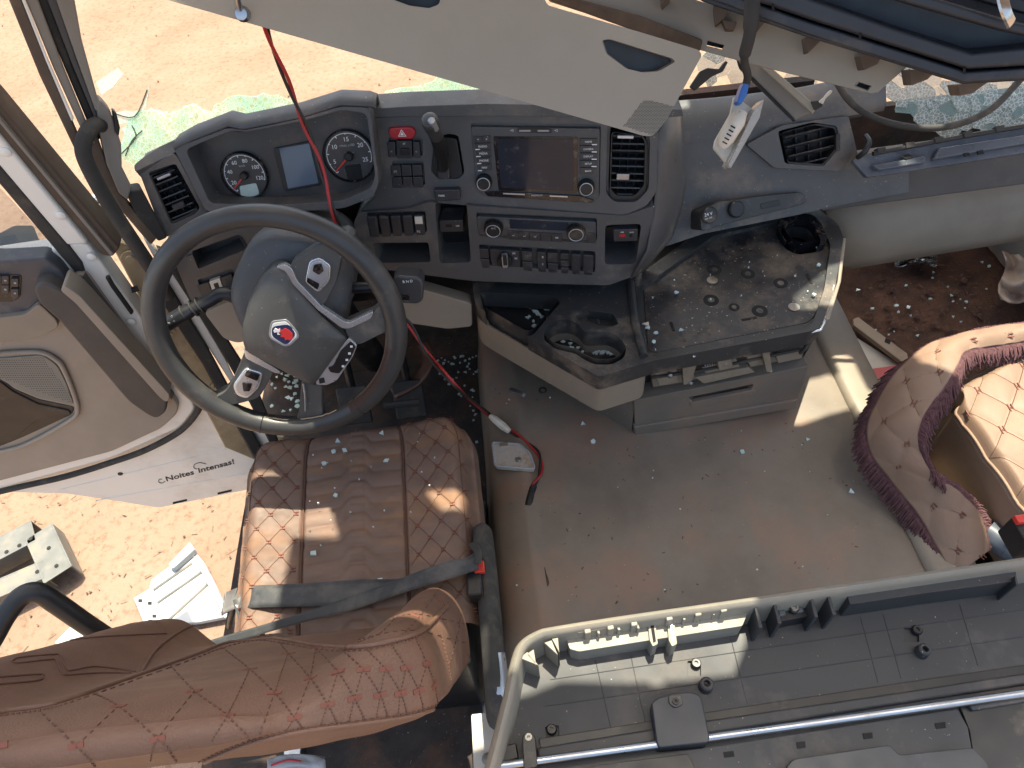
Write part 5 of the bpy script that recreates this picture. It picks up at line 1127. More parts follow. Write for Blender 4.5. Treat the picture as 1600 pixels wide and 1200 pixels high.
P('shelf_back', [(1010, -45), (1100, 4), (1260, 58), (1504, 132), (1640, 124), (1640, -120), (1000, -120)], OVP, -.028, .03, 'over_black', ov, bevel=.003)
P('upper_band', [(1330, -60), (1450, -20), (1640, 34), (1640, 10), (1480, -40), (1400, -80)], OVP, .0, .03, 'black', ov, bevel=.004)
obj('foil_scrap', MB().tube(smooth([OVP.at(1565, -10, .05), OVP.at(1572, 18, .06), OVP.at(1580, 36, .05)], 4), .008, 7, flat=.4), 'foil', ov)
for x, y in ((1206, 12), (1342, 58), (1505, 112)): P('rim_notch', [(x, y-6), (x+4, y-5), (x+4, y+5), (x, y+4)], OVP, .0215, .004, 'hole', ov, bevel=0)
# hanging lamp
LPp = Plane(DD(1160, 190, 1.12), -ray(1160, 190).normalized()+Vector((.35, 0, .1)))
lamp = thing('interior_lamp', LPp.at(1155, 150), 'white interior lamp module dangling on a cable near the passenger vent', 'lamp')
obj('lamp_plate', MB().pq(rnd([(1148, 150), (1160, 158), (1178, 172), (1193, 156), (1184, 186), (1140, 262), (1128, 246), (1116, 232), (1118, 220), (1142, 178)], 3), LPp, 0, .008), 'lamp_white', lamp, bevel=.002)
obj('lamp_wall', MB().pq([(1178, 172), (1194, 155), (1187, 184), (1142, 263), (1138, 258)], LPp, .022, .03), 'lamp_clear', lamp, bevel=.001)
obj('bulb_cover', MB().tube([LPp.at(1130, 226, .008), LPp.at(1134, 216, .016), LPp.at(1150, 190, .018), LPp.at(1157, 178, .012)], [.010, .016, .017, .012], 12, flat=.8), 'lamp_white', lamp, sm=60)
for i in range(5): obj('lamp_slot', MB().tube([LPp.at(1129+i*3.2, 221-i*6.2, .034), LPp.at(1136+i*3.2, 225-i*6.2, .034)], .0011, 5), 'hole', lamp)
obj('bulb', MB().tube([LPp.at(1152, 178, .02), LPp.at(1162, 182, .02)], .006, 10), 'lamp_clear', lamp, sm=60)
obj('connector', MB().pq([(1158, 140), (1163, 128), (1172, 130), (1168, 148), (1158, 164), (1152, 160)], LPp, .02, .02), 'conn_blue', lamp, bevel=.003)
obj('lamp_cable', MB().tube(smooth([DD(1180, -60, 1.0), DD(1176, -5, 1.0), DD(1172, 50, 1.02), DD(1163, 90, 1.05), DD(1168, 118, 1.08), DD(1165, 134, 1.10)], 6), [.011]*12+[.009]*6+[.006]*13, 10), 'rubber', lamp, sm=60)
BRp = Plane(DD(1210, 140, 1.35), -ray(1210, 140).normalized()+Vector((-.2, 0, .3)))
br = thing('bracket_strip', BRp.at(1240, 185), 'grey angled trim bracket hanging above the passenger vent', 'bracket')
P('bracket_plate', [(1150, 92), (1188, 100), (1268, 174), (1240, 187), (1176, 126)], BRp, 0, .012, 'pillar_trim', br, bevel=.002)
P('bracket_flange', [(1184, 100), (1206, 106), (1276, 166), (1268, 176)], BRp, .02, .02, 'headliner', br, bevel=.002)
P('bracket_edge', [(1150, 92), (1154, 106), (1238, 188), (1242, 186), (1160, 104)], BRp, .003, .02, 'black', br, bevel=.001)
P('bracket_clip', [(1266, 158), (1282, 156), (1286, 164), (1272, 172)], BRp, .03, .012, 'rubber', br, bevel=.002)
obj('wire_clip', MB().tube(smooth([BRp.at(1280, 160, .03), BRp.at(1296, 146, .03), BRp.at(1298, 142, .03), BRp.at(1290, 150, .03), BRp.at(1284, 162, .03)], 3), .0022, 6), 'lamp_white', br)
tp_ = tilt(DD(1110, 118, 1.5), 0, 30)
br2 = thing('torn_plastic', tp_.at(1080, 140), 'torn black plastic scrap beside the headliner corner', 'plastic scrap')
P('scrap', [(1078, 136), (1094, 112), (1106, 106), (1124, 108), (1134, 95), (1138, 97), (1130, 112), (1112, 120), (1086, 142)], tp_, 0, .01, 'rubber', br2, bevel=.002)
obj('cable_loop', MB().tube(smooth([DD(x, y, 1.5) for x, y in ((1296, 100), (1312, 136), (1334, 164), (1366, 184), (1408, 196), (1460, 200), (1510, 190), (1552, 168), (1584, 136), (1600, 120), (1650, 90))], 6), .0072, 10), 'rubber', label='thick black cable looping in front of the passenger windscreen', cat='cable', sm=60)

# ------------------------------------------------------------------ overturned storage panel in the foreground
FPn = Plane((.4, .3, .378), (0, 0, 1)); RT = Plane((.4, .3, .452), (0, 0, 1))
pan = thing('storage_panel', (.35, .25, .40), 'large ribbed plastic panel lying underside up in the foreground', 'panel')
base_px = [(756, 1240), (790, 1110), (803, 1040), (822, 1010), (860, 1000), (1000, 978), (1170, 952), (1400, 916), (1660, 878), (1660, 1240)]
obj('panel_body', MB().pq(base_px, FPn, 0, .012), 'panel_under', pan, bevel=.002, cuts=[MB().pq(rnd(rect(1077, 1026, 1098, 1050), 2), FPn, .02, .026), MB().pq(rnd(rect(1420, 974, 1444, 996), 2), FPn, .02, .026), MB().pq(rnd([(851, 1131), (872, 1128), (874, 1150), (853, 1152)], 2), FPn, .02, .026)])
edge_px = [(742, 1260), (762, 1190), (788, 1090), (800, 1034), (812, 1004), (838, 986), (870, 978), (1000, 958), (1170, 934), (1400, 900), (1700, 856)]
ea = smooth([RT.at(*p) for p in edge_px], 5); eb = [v+Vector((0, 0, 0)) for v in ea]
def inset(pts, d):
    out = []
    for i in range(len(pts)):
        t = (pts[min(i+1, len(pts)-1)]-pts[max(i-1, 0)]).normalized(); out.append(pts[i]+Vector((t.y, -t.x, 0))*d)
    return out
rows = [[v+Vector((0, 0, -.10)) for v in inset(ea, -.006)], [v+Vector((0, 0, -.012)) for v in inset(ea, -.004)], [v+Vector((0, 0, -.003)) for v in ea], [v+Vector((0, 0, .001)) for v in inset(ea, .005)], [v+Vector((0, 0, -.003)) for v in inset(ea, .009)], [v+Vector((0, 0, -.012)) for v in inset(ea, .011)], [v+Vector((0, 0, -.078)) for v in inset(ea, .014)]]
obj('panel_edge', MB().loft(rows, closed=False), 'panel_rim', pan, sm=60, recalc=True)
def raise_(nm, px, h, m_='panel_under', bv=.004, rr=3, par=None): return P(nm, px, FPn, h, h+.002, m_, par or pan, bevel=bv, rr=rr, seg=3)
raise_('long_boss', [(885, 998), (905, 994), (1020, 976), (1150, 954), (1168, 958), (1160, 978), (1030, 998), (905, 1018), (890, 1014)], .040, 'panel_rim')  # paler than the right-hand boss: sunlight put into its colour
raise_('long_boss', [(1322, 924), (1340, 918), (1580, 886), (1588, 892), (1588, 908), (1450, 926), (1345, 942), (1328, 944)], .050)
for px in ([(812, 1028), (824, 1018), (842, 1040)], [(850, 1004), (862, 1000), (872, 1024)], [(822, 1022), (834, 1014), (838, 1040)], [(862, 998), (872, 996), (874, 1020)], [(1178, 946), (1182, 944), (1192, 980), (1186, 981)], [(1207, 940), (1211, 938), (1222, 974), (1216, 975)], [(1264, 930), (1268, 928), (1279, 964), (1273, 965)], [(1291, 926), (1295, 924), (1307, 960), (1301, 961)], [(1585, 900), (1588, 899), (1592, 914), (1588, 914)], [(960, 972), (964, 970), (970, 984), (966, 985)], [(930, 976), (934, 975), (938, 990), (934, 990)], [(990, 966), (994, 965), (1000, 982), (996, 982)], [(1062, 956), (1066, 955), (1072, 968), (1068, 969)], [(1110, 950), (1114, 949), (1118, 960), (1114, 961)]):
    raise_('rib', px, .060, 'panel_rim' if px[0][0] < 1170 else 'panel_under', .001, 0)  # ribs within the sun patch get the paler colour, as if lit
raise_('clip_bar', [(900, 982), (1040, 960), (1142, 944), (1144, 950), (1040, 967), (902, 989)], .064, 'panel_rim', .002, 0)
for x in (912, 948, 985, 1040, 1085, 1125): raise_('clip_block', [(x, 986-(x-900)*.157-3), (x+10, 984-(x-900)*.157-3), (x+12, 992-(x-900)*.157-2), (x+2, 994-(x-900)*.157-2)], .068, 'panel_rim', .002, 0)
for x in (1012, 1042):
    raise_('slot_wall', [(x, 968), (x+11, 966), (x+16, 1006), (x+8, 1010), (x+3, 1000)], .046, 'panel_rim', .002, 2)
    raise_('slot_gap', [(x+4, 974), (x+9, 973), (x+13, 1002), (x+9, 1004)], .0472, 'hole' if x == 1012 else 'satin', .0005, 0)
for x, y, rr_, m_ in ((915, 1003, .011, 'panel_rim'), (1102, 1073, .011, 'panel_under'), (1439, 1020, .010, 'panel_under')):
    b_ = obj('screw_boss', MB().lathe(FPn.at(x, y, 0), (0, 0, 1), [(rr_, 0), (rr_*.9, .016), (rr_*.7, .018), (rr_*.45, .018), (rr_*.4, .008), (.0005, .008)], 20), m_, pan)
    obj('screw_hole', MB().lathe(FPn.at(x, y, .0085), (0, 0, 1), [(rr_*.39, 0), (rr_*.39, .001), (.0005, .001)], 12), 'hole', b_)
for x, y in ((1087, 1038), (1431, 986), (862, 1141), (1240, 951)):
    s_ = obj('screw', MB().lathe(FPn.at(x, y, .034 if x == 1240 else -.004), (0, 0, 1), [(.0075, 0), (.0075, .006), (.006, .008), (.003, .008), (.0028, .005), (.0005, .005)], 16), 'screw' if x == 1240 else 'black', pan)
raise_('bracket_pocket', [(1203, 936), (1266, 926), (1276, 960), (1216, 972)], .030, 'black', .001, 0)
raise_('bracket_lip', [(1200, 934), (1264, 924), (1266, 929), (1203, 940)], .066, 'panel_under', .001, 0)
for x, y in ((1222, 958), (1250, 953)): raise_('bracket_clip', [(x-5, y-4), (x+5, y-5), (x+6, y+3), (x-4, y+4)], .036, 'lid_blue', .001, 0)
for a, b in (((860, 1062), (1660, 944)), ((850, 1104), (1660, 986)), ((930, 1030), (955, 1140)), ((985, 1022), (1008, 1128)), ((1140, 990), (1168, 1100)), ((1345, 965), (1372, 1066)), ((1500, 945), (1528, 1040)), ((1380, 960), (1408, 1060))):
    obj('mould_line', MB().tube([FPn.at(*a, .0002), FPn.at(*b, .0)], .0007, 6), 'panel_under', pan)
# groove, rod and cover plates
raise_('groove_wall', [(842, 1154), (1020, 1126), (1110, 1112), (1400, 1068), (1660, 1030), (1660, 1052), (1400, 1090), (1110, 1134), (1020, 1150), (846, 1178)], .003, 'black', .001, 0)
raise_('groove_tube', [(838, 1168), (1020, 1138), (1110, 1124), (1400, 1082), (1660, 1042), (1660, 1060), (1400, 1100), (1110, 1146), (1020, 1160), (842, 1190)], .010, 'panel_under', .004, 0)
obj('rod', MB().tube([FPn.at(776, 1197, .022), FPn.at(1030, 1163, .022), FPn.at(1300, 1126, .022), FPn.at(1680, 1072, .022)], .0055, 12), 'steel', pan, sm=60)
cvp = raise_('cover_plate', [(1018, 1098), (1028, 1090), (1040, 1087), (1050, 1083), (1075, 1081), (1088, 1083), (1096, 1090), (1109, 1152), (1107, 1160), (1030, 1168), (1026, 1160)], .034, 'plate_blue', .002, 4)
obj('plate_tab', MB().pq(rnd([(1044, 1087), (1064, 1084), (1068, 1100), (1056, 1106), (1046, 1100)], 4), FPn, .038, .006), 'button', cvp, bevel=.001); obj('plate_screw', MB().lathe(FPn.at(1056, 1096, .038), (0, 0, 1), [(.005, 0), (.005, .003), (.002, .003), (.001, .001)], 14), 'black', cvp)
rc = raise_('rod_clip', [(816, 1150), (826, 1143), (836, 1150), (840, 1198), (818, 1202)], .032, 'black', .002, 4); obj('clip_screw', MB().lathe(FPn.at(826, 1152, .032), (0, 0, 1), [(.005, 0), (.005, .003), (.002, .003), (.001, .001)], 14), 'screw', rc)
raise_('corner_block', [(770, 1170), (806, 1160), (810, 1184), (772, 1196)], .018, 'black', .002, 0)
raise_('lower_strip', [(830, 1240), (835, 1206), (1030, 1178), (1110, 1168), (1496, 1108), (1512, 1136), (1520, 1180), (1525, 1240)], .010, 'panel_under', .003, 2)
for q in ([(1244, 1160), (1258, 1158), (1259, 1168), (1246, 1170)], [(1348, 1146), (1363, 1144), (1364, 1153), (1350, 1155)], [(1461, 1130), (1477, 1128), (1478, 1137), (1463, 1139)], [(1130, 1175), (1146, 1173), (1148, 1182), (1132, 1184)]): raise_('square_hole', q, .0112, 'hole', 0, 0)
raise_('dark_corner', [(1500, 1104), (1660, 1078), (1660, 1240), (1530, 1240), (1514, 1140)], .006, 'black', .002, 0)  # black plate standing in for the shaded void at the corner
raise_('strip_edge', [(1512, 1098), (1660, 1072), (1660, 1086), (1520, 1110)], .014, 'panel_under', .002, 0)
raise_('lower_moulding', [(900, 1215), (930, 1196), (1075, 1178), (1090, 1210), (1070, 1240), (890, 1240)], .020, 'black', .004, 4)
raise_('lower_moulding', [(1228, 1200), (1240, 1186), (1390, 1164), (1405, 1180), (1520, 1168), (1545, 1195), (1540, 1240), (1225, 1240)], .022, 'plate_blue', .004, 6)
raise_('moulding_window', [(950, 1214), (1062, 1200), (1066, 1240), (950, 1240)], .024, 'lid_blue', .002, 2); raise_('moulding_window', [(1310, 1214), (1400, 1200), (1410, 1240), (1310, 1240)], .026, 'lid_blue', .002, 2)
# ------------------------------------------------------------------ passenger seat and its fringed cover
PSZ = .155
ps = thing('quilted_seat', ZZ(1600, 700, 0), 'tan quilted passenger seat cushion at the right edge', 'seat')
pA, pB, pC, pD = ZZ(1474, 606, PSZ), ZZ(1660, 512, PSZ), ZZ(1900, 800, PSZ), ZZ(1660, 868, PSZ)
def pcush(s, t):
    p = pA.lerp(pB, s).lerp(pD.lerp(pC, s), t); e = min(s, 1-s)*.5; f = min(t, 1-t)*.45
    k = (1-ss_(0, .10, s))*(1-ss_(0, .16, t)); p += Vector((.03*k, -.03*k, 0))
    z = .012*math.sin(math.pi*min(1, s*1.2))-.035*(1-ss_(0, .035, e))**2-.035*(1-ss_(0, .04, f))**2
    return p+Vector((0, 0, z+.007*diamond(p.x+.02, p.y, .085, .105)))
pc = MB().grid(pcush, 110, 110)
ed = [pcush(1, i/30) for i in range(31)][::-1][:0]+[pcush(0, j/30) for j in range(30, -1, -1)]+[pcush(i/30, 0) for i in range(1, 31)]
pc.loft([ed, [v+Vector((0, 0, -.06)) for v in ed], [v+Vector((0, 0, -.16)) for v in ed]], closed=False)
pco = obj('cushion', pc, 'cover_tan', ps, sm=180)
obj('edge_piping', MB().tube([pcush(.012, .02+.9*j/50)+Vector((0, 0, .004)) for j in range(51)], .0035, 8), 'cover_tan', pco, sm=180)
sm2 = MB()
for i in range(-5, 60):
    for j in range(-40, 40):
        x, y = .085*(i+j)/2-.02, .105*(i-j)/2
        # locate on the sheet
        d = Vector((x, y, 0))-Vector((pA.x, pA.y, 0)); u, v = (pB-pA), (pD-pA); det = u.x*v.y-u.y*v.x
        s = (d.x*v.y-d.y*v.x)/det; t = (u.x*d.y-u.y*d.x)/det
        if .03 < s < .97 and .03 < t < .97:
            p = pcush(s, t)+Vector((0, 0, .001))
            for k in (-.004, .004): sm2.box(p+Vector((k, 0, 0)), (.0012, 0, 0), (0, .010, 0), (0, 0, .0012))
obj('stitch_marks', sm2, 'thread_red', pco, kind='stuff', sm=0)
obj('seat_frame', MB().box((1.30, .78, -.10), (.26, 0, 0), (0, .20, 0), (0, 0, .10)), 'black', ps, bevel=.01)
obj('buckle_body', MB().box(ZZ(1592, 840, .19), (.014, 0, 0), (0, .03, 0), (0, 0, .03)), 'black', ps, bevel=.004); obj('release_button', MB().box(ZZ(1594, 812, .225), (.010, 0, 0), (0, .008, 0), (0, 0, .006)), 'buckle_red', ps, bevel=.002)
obj('side_shell', MB().tube([ZZ(1540, 830, .03), ZZ(1600, 870, .03)], .03, 10), 'lid_blue', ps, sm=60)
cov = thing('seat_cover', ZZ(1440, 680, .1), 'tan quilted seat cover with dark red fringe slipping off the passenger seat', 'seat cover')
co = [(1660, 498, .20), (1600, 507, .205), (1540, 515, .21), (1490, 527, .215), (1450, 541, .21), (1408, 575, .20), (1376, 620, .17), (1356, 668, .14), (1364, 712, .11), (1394, 752, .08), (1436, 806, .05), (1470, 866, .02), (1490, 905, 0)]
ci = [(1670, 520, .195), (1606, 533, .20), (1550, 542, .205), (1508, 550, .225), (1494, 574, .235), (1478, 602, .235), (1452, 636, .22), (1436, 668, .20), (1436, 702, .17), (1458, 742, .14), (1496, 768, .11), (1532, 808, .07), (1545, 860, .03)]
ca_ = smooth([ZZ(*p) for p in co], 12); cb_ = smooth([ZZ(*p) for p in ci], 12)
NW = 26; L_ = [0]
for i in range(1, len(ca_)): L_.append(L_[-1]+((ca_[i]+cb_[i])/2-(ca_[i-1]+cb_[i-1])/2).length)
def cv(i, u):
    p = ca_[i].lerp(cb_[i], u); wd = (ca_[i]-cb_[i]).length
    nrm = Vector((-.35, -.1, .93))
    return p+nrm*(.011*math.sin(math.pi*u)+.006*diamond(u*wd+.01, L_[i], .085, .10))
cvm = MB().loft([[cv(i, k/NW) for k in range(NW+1)] for i in range(len(ca_))], closed=False)
cvo = obj('quilted_band', cvm, 'cover_tan', cov, sm=180, solid=.006)
sk = MB()
for i in range(0, len(ca_)-1):
    for k in (5, 10, 15, 20):
        wd = (ca_[i]-cb_[i]).length
        if diamond(k/NW*wd+.01, L_[i], .085, .10) < .12: pass
for j in range(60):
    for q in range(6):
        l = .05*j; wv = .0425*q+(0 if j % 2 else .0)
        if (j+q) % 2: continue
        i = min(range(len(L_)), key=lambda z: abs(L_[z]-l))
        if abs(L_[i]-l) > .01: continue
        wd = (ca_[i]-cb_[i]).length; u = (wv-.01)/wd
        if not .06 < u < .94: continue
        p = cv(i, u); ac = (cv(i, min(1, u+.05))-p).normalized(); nrm = Vector((-.35, -.1, .93)); al = nrm.cross(ac)
        for dd in (-.004, .004): sk.box(p+nrm*.004+ac*dd, ac*.0012, al*.010, nrm*.0014)
obj('stitch_marks', sk, 'thread_red', cvo, kind='stuff', sm=0)
qt = MB()
for sg in (1, -1):
    for a_ in range(-30, 60):
        run = []
        for i in range(len(L_)):
            wd = (ca_[i]-cb_[i]).length; u = ((a_-sg*L_[i]/.10)*.085-.01)/wd
            ok = .03 < u < .97
            if ok: run.append(cv(i, u)+Vector((-.35, -.1, .93))*.0040)
            if (not ok or i == len(L_)-1) and run:
                if len(run) > 2: qt.tube(run, .0009, 4, cap=False)
                run = []
obj('quilt_thread', qt, 'thread_light', cvo, kind='stuff', sm=0)
qt = MB()
u_, v_ = (pB-pA), (pD-pA); det = u_.x*v_.y-u_.y*v_.x
for sg in (1, -1):
    for a_ in range(-60, 80):
        run = []
        for k in range(200):
            x = .9+.8*k/199; y = sg*(a_-(x+.02)/.085)*.105; d = Vector((x-pA.x, y-pA.y, 0))
            s = (d.x*v_.y-d.y*v_.x)/det; t = (u_.x*d.y-u_.y*d.x)/det
            ok = .02 < s < .98 and .02 < t < .98
            if ok: run.append(pcush(s, t)+Vector((0, 0, .0003)))
            if (not ok or k == 199) and run:
                if len(run) > 3: qt.tube(run, .0009, 4, cap=False)
                run = []
obj('quilt_thread', qt, 'thread_light', pco, kind='stuff', sm=0)
frn = MB(); rf_ = random.Random(8)
def fringe(pts, outward, down, l0, i0, i1, dens=5):
    for i in range(i0, min(i1, len(pts)-1)):
        for k in range(dens):
            p = pts[i].lerp(pts[i+1], (k+rf_.random())/dens); o_ = (outward(i)+Vector((rf_.uniform(-.14, .14), rf_.uniform(-.14, .14), rf_.uniform(-.1, .1)))).normalized()
            l = l0*rf_.uniform(.7, 1.15)
            frn.tube([p, p+o_*l*.45+Vector((0, 0, .004)), p+o_*l*.8+Vector((0, 0, -down*.5)), p+o_*l+Vector((rf_.uniform(-.006, .006), 0, -down))], [.0021, .0020, .0019, .0016], 4, cap=False)
out_a = lambda i: (ca_[i]-cb_[i]).normalized()*.8+Vector((0, -.45, -.15)); out_b = lambda i: (cb_[i]-ca_[i]).normalized()*.5+Vector((0, -.5, -.3))
fringe(ca_, out_a, .020, .030, 58, 140, 5); fringe(ca_, out_a, .006, .012, 10, 58, 4)
fringe(cb_, out_b, .02, .032, 14, 110, 5); fringe(cb_, lambda i: Vector((.2, -.8, -.2)), .01, .03, 0, 40, 5); fringe(cb_, lambda i: Vector((.7, .1, -.2)), .012, .03, 108, 143, 6)
obj('fringe', frn, 'fringe', cov, kind='stuff', sm=180)
hem = MB(); hem.tube(ca_, .0045, 6); hem.tube(cb_, .0045, 6); obj('hem_cord', hem, 'fringe', cov, sm=180)

# ------------------------------------------------------------------ wires and small things
wr = thing('loose_wire', ZZ(780, 660, .01), 'twisted red and black wire hanging past the wheel to the floor', 'wire')
wp = [DD(398, -60, 1.0), DD(407, 0, 1.04), DD(421, 60, 1.10), DD(450, 130, 1.16), DD(472, 185, 1.2), DD(491, 230, 1.23), DD(508, 285, 1.26), DD(524, 340, 1.28), DD(548, 400, 1.36), DD(590, 460, 1.46), DD(638, 505, 1.5), DD(668, 552, 1.52), DD(715, 606, 1.50), ZZ(762, 646, .025), ZZ(790, 668, .02), ZZ(822, 690, .018), ZZ(843, 712, .016), ZZ(844, 740, .014), ZZ(833, 760, .014)]
wpts = smooth(wp, 8)
def strand(ph, r_): return [p+Vector((math.cos(i*.28+ph)*.0032, math.sin(i*.28+ph)*.0015, math.sin(i*.28+ph)*.0032)) for i, p in enumerate(wpts)]
obj('red_strand', MB().tube(strand(0, 0), .0031, 7), 'wire_red', wr, sm=180); obj('black_strand', MB().tube(strand(math.pi, 0), .0029, 7), 'wire_black', wr, sm=180)
FZp = Plane((0, 0, .012), (0, 0, 1))
obj('white_connector', MB().tube([ZZ(766, 650, .03), ZZ(774, 656, .032), ZZ(786, 666, .03), ZZ(796, 674, .026)], [.006, .010, .011, .007], 8), 'lamp_white', wr, bevel=.0)
obj('jack_plug', MB().tube([ZZ(834, 758, .014), ZZ(830, 770, .014), ZZ(827, 782, .014), ZZ(825, 791, .013)], [.005, .008, .009, .0085], 12), 'wire_black', wr, sm=50)
for k in range(4): obj('plug_rib', MB().tube([ZZ(833.2-k*.8, 761+k*2.4, .015)+Vector((.008*math.cos(a), 0, .008*math.sin(a))) for a in [i*.523 for i in range(12)]], .0012, 5, closed=True), 'wire_black', wr)
ln = thing('lamp_lens', ZZ(802, 712, .01), 'rust-stained clear corner lens lying on the floor by the wire', 'lens')
LZ = Plane((0, .93, .030), (0, .08, 1))
lpx = rnd([(769, 691), (812, 694), (828, 708), (836, 733), (773, 728)], 5)
obj('lens_body', MB().pq(lpx, LZ, 0, .014), 'lens_white', ln, bevel=.003); obj('lens_border', MB().tube([LZ.at(x, y, .001) for x, y in lpx], .0028, 6, closed=True), 'panel_white', ln, sm=60)
obj('lens_screw', MB().lathe(ZZ(810, 718, .032), (0, 0, 1), [(.008, 0), (.006, .004), (.001, .004)], 12), 'steel', ln)
obj('lens_tab', MB().box(ZZ(787, 694, .030), (.010, 0, 0), (0, .003, 0), (0, 0, .004)), 'mech', ln)
bl = thing('metal_clip', ZZ(806, 612, .01), 'small metal clip lying on the floor left of the drawer', 'clip')
obj('clip_body', MB().box(ZZ(806, 613, .015), (.016, -.010, 0), (.003, .005, 0), (0, 0, .006)), 'galv', bl, bevel=.002); obj('clip_tip', MB().box(ZZ(816, 617, .012), (.006, -.004, 0), (.003, .005, 0), (0, 0, .004)), 'panel_white', bl, bevel=.001)
obj('floor_plug', MB().lathe(ZZ(848, 611, .003), (0, 0, 1), [(.011, 0), (.011, .004), (.007, .005), (.006, .002), (.001, .002)], 18), 'rubber', label='round black plug set in the floor near the console', cat='plug')
obj('oil_stain', MB().add([ZZ(848+9*math.cos(a)*(1+.25*math.sin(3*a)), 905+19*math.sin(a)*(1+.15*math.cos(4*a)), .0085) for a in [i*.3 for i in range(21)]], [tuple(range(21))]), 'carpet', label='dark oval stain on the floor mat behind the driver seat', cat='stain')
# driver footwell: pedal and strap
ped = thing('pedal', (-.20, 1.25, -.2), 'worn brown strap piece curving in the driver footwell right of the wheel', 'strap')
ribbon('strap_band', [(668, 530, -.02), (678, 552, -.03), (672, 580, -.05), (652, 604, -.08), (618, 622, -.1)], [(652, 540, -.02), (660, 556, -.04), (656, 574, -.06), (640, 590, -.09), (608, 606, -.11)], 'strap_brown', ped, .006)
pd = thing('foot_pedal', (-.36, 1.3, -.2), 'black foot pedals below the steering wheel', 'pedals')
for x in (-.46, -.30): obj('pedal_pad', MB().box((x, 1.27, -.12), (.045, 0, 0), (0, .03, .05), (0, -.005, .004)), 'rubber', pd, bevel=.006); obj('pedal_arm', MB().tube([(x, 1.29, -.12), (x, 1.36, .05), (x, 1.40, .3)], .012, 8), 'black', pd, sm=60)
obj('seat_front_bar', MB().tube([ZZ(600, 634, .12), ZZ(655, 628, .12)], .009, 8), 'rubber', label='dark bar peeping out at the front edge of the driver cushion', cat='bar')

# glass shards and crumbs
def shard(c, r_, rg, nz_=None):
    n = rg.randrange(3, 6); a0 = rg.uniform(0, 6.3); tl = Vector((rg.uniform(-.3, .3), rg.uniform(-.3, .3), 1)).normalized(); e1 = tl.cross(Vector((0, 1, 0))).normalized(); e2 = tl.cross(e1)
    pts = [c+(e1*math.cos(a0+i*6.283/n)*rg.uniform(.6, 1.2)+e2*math.sin(a0+i*6.283/n)*rg.uniform(.5, 1.))*r_ for i in range(n)]
    return MB().prism([p+tl*.002 for p in pts], [p-tl*.002 for p in pts])
rg = random.Random(21)
for x, y in ((528, 691), (597, 679), (522, 706), (539, 704), (506, 723), (603, 719), (523, 771), (485, 857), (589, 897)):
    s, t = 0, 0
    p = ZZ(x, y, .178); u, v = inv(p.x, p.y); p.z = cush(min(.98, max(.02, u)), min(.98, max(.02, v))).z+.004
    obj('glass_shard', shard(p, .0075, rg), 'glass_chip', label='small glass shard lying on the driver seat cushion', cat='glass', group='glass shards on the driver cushion', sm=0)
for x, y in ((911, 662), (927, 690), (1160, 706), (1262, 686), (798, 624), (1330, 768), (844, 989)):
    obj('glass_shard', shard(ZZ(x, y, .010), .008, rg), 'glass_chip', label='small glass shard lying on the floor between the seats', cat='glass', group='glass shards on the floor', sm=0)
for x, y in ((1025, 520), (1013, 512), (1022, 534), (1279, 414), (1271, 460), (1064, 515), (1056, 457), (1010, 508), (1000, 530)):
    obj('glass_shard', shard(ZZ(x, y, .332), .0058, rg), 'glass_chip', label='small glass shard lying on the console tray', cat='glass', group='glass shards on the console tray', sm=0)
obj('broken_tile', shard(ZZ(1011, 507, .334), .010, rg), 'paper', label='small pinkish chip on the console tray edge', cat='chip', sm=0)
cr_ = MB(); cg = MB()
def crumbs(poly, z, n, r0, r1):
    xs = [p[0] for p in poly]; ys = [p[1] for p in poly]
    k = 0
    while k < n:
        q = (rg.uniform(min(xs), max(xs)), rg.uniform(min(ys), max(ys)))
        if not inside(q, poly): continue
        k += 1; mb = shard(ZZ(*q, z+.002), rg.uniform(r0, r1), rg); cr_.add(mb.v, mb.f)
crumbs([(670, 490), (752, 530), (745, 700), (735, 640), (660, 560)], -.24, 80, .003, .0065)
crumbs([(850, 520), (980, 530), (970, 560), (900, 548)], .268, 45, .004, .009)
crumbs([(800, 460), (870, 470), (835, 512)], .283, 25, .003, .008)
crumbs([(1005, 445), (1300, 370), (1280, 490), (1020, 548)], .327, 14, .001, .0022)
crumbs([(745, 640), (760, 600), (1430, 640), (1440, 860), (800, 960)], .006, 16, .0012, .003)
crumbs([(1325, 430), (1600, 395), (1600, 480), (1380, 540)], FZ+.045, 32, .003, .008)
crumbs([(410, 590), (460, 560), (470, 640), (425, 650)], -.2, 30, .005, .011)
crumbs([(1225, 330), (1258, 315), (1262, 322), (1232, 332)], .338, 18, .003, .007)
crumbs([(480, 690), (700, 650), (735, 760), (480, 880)], .182, 22, .001, .0028)
obj('glass_crumbs', cr_, 'glass_chip', kind='stuff', label='fine crumbs of broken safety glass strewn about the cab', sm=0)
sp2 = MB()
def specks(poly, z, n, r0, r1):
    xs = [p[0] for p in poly]; ys = [p[1] for p in poly]; k = 0
    while k < n:
        q = (rg.uniform(min(xs), max(xs)), rg.uniform(min(ys), max(ys)))
        if not inside(q, poly): continue
        k += 1; c = ZZ(*q, z); r_ = rg.uniform(r0, r1); a = rg.uniform(0, 6.3); d = Vector((math.cos(a), math.sin(a), .1))*r_*rg.uniform(1, 4); e = Vector((-math.sin(a), math.cos(a), .1))*r_
        sp2.add([c-d-e, c+d-e*.6, c+d*.8+e, c-d*.7+e+Vector((0, 0, r_))], [(0, 1, 2), (0, 2, 3)])
specks([(770, 600), (980, 640), (1240, 660), (1400, 700), (1440, 860), (1000, 950), (800, 960)], .008, 120, .0006, .0016)
specks([(1340, 430), (1600, 395), (1600, 480), (1380, 540)], FZ+.04, 200, .001, .0035)
specks([(1005, 445), (1300, 370), (1280, 490), (1020, 548)], .3265, 40, .0006, .0014)
